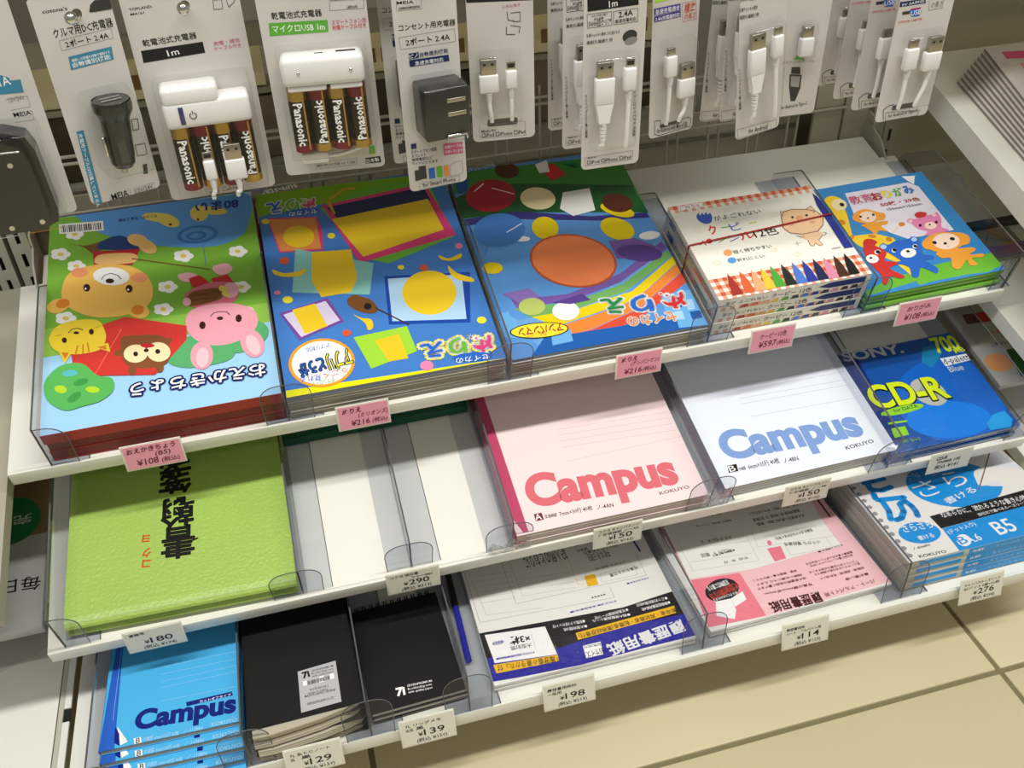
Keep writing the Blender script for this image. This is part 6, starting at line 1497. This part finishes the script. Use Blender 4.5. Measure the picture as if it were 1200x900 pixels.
def blister(t, x0, x1, y0, y1, z=10):
    b = MB(); dome(b, x0, x1, y0, y1, z, 4, CLEARB); b.build('blister', t)
def cable_card(label, M, w, h, key, plugs, group=None, bl=None, slot=None):
    t = card('cable_package', label, M, w, h, key, group)
    for pl in plugs: plug(t, **pl)
    x0, x1, y0, y1 = bl; blister(t, x0, x1, y0, y1)
    if slot:
        b = MB(); b.prism(rounded(*slot, 1.5, 3), .15, .35, mat('slot_shade', '#4a4742', .7)); b.build('cable_slot', t)
    return t
def at_world(px_): return px_
# --- black adapter, far left
t = card('charger_package', 'charger card with a large black adapter at the far left', VM(32, 43, 189, 5), 72, 165, 'adapterA')
b = MB(); P = [(8, 6), (20, 0.5), (52, 0), (60, 3), (62, 12), (60.5, 56), (57, 66), (44, 71), (14, 71), (8, 66)]
b.prism(P, .5, 18, BLACKP); b.prism([(x*.84+5, y*.9+3) for x, y in P], 18, 27, BLACKP); b.build('adapter_body', t)
b = MB(); b.cyl((44, 52, 27), (44, 52, 28.4), 2.2, 1.8, CHROME); b.cyl((51, 9, 27), (51, 9, 28.4), 2.2, 1.8, CHROME); b.cyl((31, 8, 27), (31, 8, 28.4), 2.2, 1.8, CHROME); b.build('rivet', t)
b = MB(); b.tube([(30, 60, 28), (41, 61, 28), (52, 60, 27)], .7, CHROME, 6); b.build('trim', t)
blister(t, 4, 66, -2+3, 74, 31)
# --- car charger
t = card('charger_package', 'car charger card with a glossy black cigarette lighter plug', VM(114, 51, 191, 19), 51, 146, 'carcharger', hole=(28, 131))
b = MB()
pr = [(76, 12.8), (74, 13.4), (69, 13.2), (66, 11.6), (63, 10.2), (50, 9.4), (38, 9.0), (31, 8.2), (28, 6.2), (26.5, 3.2)]
for (y0, r0), (y1, r1) in zip(pr, pr[1:]): b.cyl((31-(74-y0)*.08, y0, 13), (31-(74-y1)*.08, y1, 13), r0, r1, BLACKP, 28, False)
b.cyl((31, 76.01, 13), (31, 76.3, 13), 12.6, 12.4, BLACKP, 28); b.build('charger_body', t)
b = MB(); b.box(24, 38, 76.3, 76.8, 14.5, 17, CHROME); b.box(24, 38, 76.3, 76.8, 9, 11.5, CHROME); b.build('usb_port', t)
b = MB(); b.cbox(25, 31.5, 33, 60, 20.6, 22.4, mat('glossy_inset', '#2c2c2e', .1, coat=.8), .8); b.build('inset_panel', t)
b = MB(); b.cbox(17.6, 19.6, 38, 52, 11, 15, CHROME, .6); b.build('side_contact', t)
b = MB(); b.cyl((27, 27, 13), (26.6, 23, 13), 3, 1.6, STEEL); b.build('tip_contact', t)
blister(t, 12, 47, 24, 82, 28)
# --- batteries
def battery(t, x, y0, y1, z, up, m1=BATRED, txt=True):
    b = MB(); r = 7.1; L = y1-y0
    c0, c1 = (BATRED, GOLD)
    segs = [(y0, y0+L*.12, GOLD if not up else BATRED), (y0+L*.12, y0+L*.82, mat('battery_black', '#2c2420', .25, metal=.5)), (y0+L*.82, y1, GOLD if up else BATRED)]
    for a, c, m in segs: b.cyl((x, a, z), (x, c, z), r, r, m, 20)
    bt = b.build('battery', t)
    P = MB()
    # gold seam stripe and the lettering along the cylinder
    P.box(x+3.4, x+4.6, y0+2, y1-2, z+5.7, z+6.2, GOLD)
    e = (0, -(L*.68)) if up else (0, L*.68); u = (6.4, 0) if up else (-6.4, 0)
    p0 = (x-3.4, y0+L*.80) if up else (x+3.2, y0+L*.14)
    put_text(P, 'Panasonic', p0, e, u, z+r+.15, ink('white', .3)); P.build('battery_label', bt)
t = card('charger_package', 'battery charger card with a black 1m label and two cable plugs over batteries', VM(167, 73, 176, 1.7), 79, 155, 'toplandA', hole=(41.7, 141))
b = MB(); b.cbox(11, 72, 62, 82, .5, 21, WHITEP, 3.2); b.build('charger_body', t)
b = MB(); b.cbox(11.5, 51.5, 78, 92, .5, 21, WHITEP, 3.2); b.build('charger_cap', t)
b = MB(); b.cbox(21.6, 25, 65.5, 78.5, 20.8, 21.6, mat('led_blue', '#20286a', .1, coat=1), .4); b.build('indicator', t)
b = MB(); b.tube([(31+2.3*math.cos(a), 71.5+2.3*math.sin(a), 21.2) for a in [math.radians(q) for q in range(120, 421, 20)]], .3, mat('icon_dark', '#2a2a2c', .5), 5); b.tube([(31, 72.5, 21.2), (31, 75, 21.2)], .3, mat('icon_dark', '#2a2a2c', .5), 5); b.build('power_icon', t)
for q in range(4): battery(t, 19+14.8*q, 12.5, 62, 9, q % 2 == 0)
plug(t, x=34, y=44, kind='light', bw=8.2, bh=15, tail=(32, 6), z=22)
plug(t, x=52.5, y=48, kind='usb', bw=14.5, bh=16, tail=(50, 6), z=23)
blister(t, 7, 75, 8, 95, 27)
t = card('charger_package', 'battery charger card with a green label and four upright batteries', VM(256, 63, 188, -5), 76, 155, 'microA')
b = MB(); b.cbox(10, 69, 74, 95, .5, 21, WHITEP, 4); b.build('charger_body', t)
b = MB(); b.cbox(13, 40.4, 70.5, 74.2, 1.5, 19, WHITEP, 1); b.cbox(43, 66, 70.5, 74.2, 1.5, 19, WHITEP, 1); b.build('charger_skirt', t)
b = MB(); b.box(35, 41, 94.9, 95.2, 11, 12.4, BLACKM); b.box(50, 64, 94.9, 95.2, 9.5, 12.5, BLACKM); b.build('usb_port', t)
b = MB(); b.ball((22, 84.5, 20.6), 1.4, CHROME); b.ball((59, 84.5, 20.6), 1.4, CHROME); b.build('screw', t)
for q in range(4): battery(t, 18+14.3*q, 23.5, 71, 9, q % 2 == 0)
b = MB(); b.cbox(14, 34, 11, 19.5, 1, 8, WHITEP, 1.5); b.build('plug_body', t)
b = MB(); b.tube(bez([(34, 15, 4.5), (42, 15, 5), (50, 17, 5), (60, 20, 4)]), 1.7, WHITEP, 8); b.build('cable', t)
blister(t, 7, 72, 20, 99, 26)
# --- outlet charger (front and one behind)
def outlet(M, label, grp):
    t = card('charger_package', label, M, 47, 165, 'outletA', grp)
    b = MB(); b.cbox(9, 43, 48, 86, .5, 27, mat('adapter_black', '#1e1d1c', .3, coat=.3), 1.6); b.build('adapter_body', t)
    for y in (75, 65):
        b = MB(); b.cbox(26, 40, y, y+3, 26.6, 27.5, STEEL, .3); b.build('usb_port', t)
    b = MB(); b.tube([(24, 47.4, 28), (24.5, 51, 28.4), (39, 51, 28.4), (39.5, 47.4, 28)], .9, CHROME, 8); b.build('prong', t)
    blister(t, 6, 44.5, 45, 89, 30); return t
outlet(VM(345.5, 29, 176, 8), 'slim outlet charger card with a black two port cube, nearest the viewer', 'outlet charger cards')
outlet(VM(344, 98, 170, 2), 'outlet charger card hanging just behind the slim black cube charger', 'outlet charger cards')
# --- cable cards
pod = lambda M, lab, key='podB', g='long bushing cable cards': cable_card(lab, M, 47, 165, key, [dict(x=14.8, y=84.5, kind='usb', bw=15, bh=20, tail=(13.6, 17), long=True), dict(x=34.2, y=85, kind='light', bw=9.5, bh=17, tail=(34.2, 16), long=False)], g, (5, 42, 16, 90), None)
pod(VM(477, 8, 184, -.5), 'cable card with a black 1m band hanging lowest and nearest in the middle')
pod(VM(475, 50, 184, 0), 'cable card second in the row behind the black banded one')
pod(VM(474, 86, 186, 0), 'cable card third in the row behind the black banded one')
cable_card('short cable card with small seated figure icons left of the black banded card', VM(404, 60, 196, -5), 50, 165, 'podA', [dict(x=13.4, y=67, kind='usb', bw=15, bh=14, tail=(15, 17)), dict(x=31, y=64, kind='light', bw=8.5, bh=14, tail=(31, 17))], None, (6, 40, 15, 72), (12, 36, 12, 17.5))
cable_card('cable card with purple strips and a lime green corner', VM(540, 27, 193, 10, 2), 41, 165, 'androidA', [dict(x=13.6, y=72, kind='micro', bw=9.5, bh=16, tail=(13, 11)), dict(x=28.5, y=57.5, kind='usb', bw=14.5, bh=15, tail=(25, 11))], None, (7, 38, 10, 77), (10, 30, 7, 10))
ab = lambda M, lab: cable_card(lab, M, 41, 165, 'androidB', [dict(x=12.4, y=84.5, kind='usb', bw=13.5, bh=20, tail=(11.9, 14), long=True), dict(x=30.4, y=85, kind='micro', bw=8.5, bh=17, tail=(33, 12))], 'android cable cards', (4, 38, 12, 90), None)
ab(VM(607, 9, 190, 8, 5.5), 'cable card left of the adapter card, nearest of its hook')
ab(VM(604, 34, 196, 6, 2), 'cable card directly behind the nearest one left of the adapter card')
ab(VM(600, 62, 186, 4, -1), 'farthest cable card on the hook left of the adapter card')
t = card('cable_package', 'adapter card with a green arrow above a printed plug', VM(650, 45, 189, -1.5), 46, 165, 'typecA')
b = MB(); b.cbox(21.6, 30.6, 65, 75, 2, 6, STEEL, .5); b.build('metal_plug', t)
b = MB(); b.cbox(20.4, 32, 51, 66, 1, 8, WHITEP, 1.4); b.build('plug_body', t); blister(t, 17, 35, 48, 78, 10)
tc = lambda M, lab: cable_card(lab, M, 50, 165, 'typecB', [dict(x=16, y=67, kind='typec', bw=11, bh=17, tail=(16.5, 11)), dict(x=36.3, y=67, kind='usb', bw=15, bh=15, tail=(32, 11))], 'usb cable cards at the right', (9, 46, 10, 72), (14, 38, 8.5, 12.5))
tc(VM(728, 3, 191, 3), 'rightmost cable card with a red and blue plug emblem, nearest on its hook')
tc(VM(722, 30, 192, 2), 'cable card second on the rightmost hook, behind the one with the plug emblem')
tc(VM(724, 62, 190, 1), 'cable card third on the rightmost hook')
tc(VM(726, 96, 190, 1), 'farthest cable card on the rightmost hook')
# display hooks through the card holes
def hook(x, z, y0, lab):
    t = thing('display_hook', lab, 'display hook', Matrix.Translation(MM(x, 262, z)))
    b = MB(); b.tube([(0, -2, 4), (0, -20, 1), (0, y0-262, 0), (0, y0-274, 5)], 1.6, CHROME, 8); b.build('prong', t)
    b = MB(); b.ball((0, y0-275, 6), 4.2, CHROME, 16); b.build('ball_tip', t)
    b = MB(); b.box(-9, 9, -3, 0, -10, 14, GREYM); b.build('back_plate', t)
for x, z, y0, lab in ((66, 341, 26, 'chrome hook of the far left adapter card'), (141, 321, 44, 'chrome hook of the car charger card'), (209, 316.5, 58, 'chrome hook of the charger card with two cable plugs'), (294, 330, 50, 'chrome hook of the green labelled charger card'), (369, 328, 14, 'chrome hook of the slim outlet charger cards'), (428, 348, 46, 'chrome hook of the short cable card'), (501, 337, -6, 'chrome hook of the black banded cable cards'), (560, 345, 12, 'chrome hook of the purple striped cable card'), (618, 343, -6, 'chrome hook of the cable cards left of the adapter card'), (673, 341, 30, 'chrome hook of the adapter card'), (752, 343, -12, 'chrome hook at the right end')): hook(x, z, y0, lab)
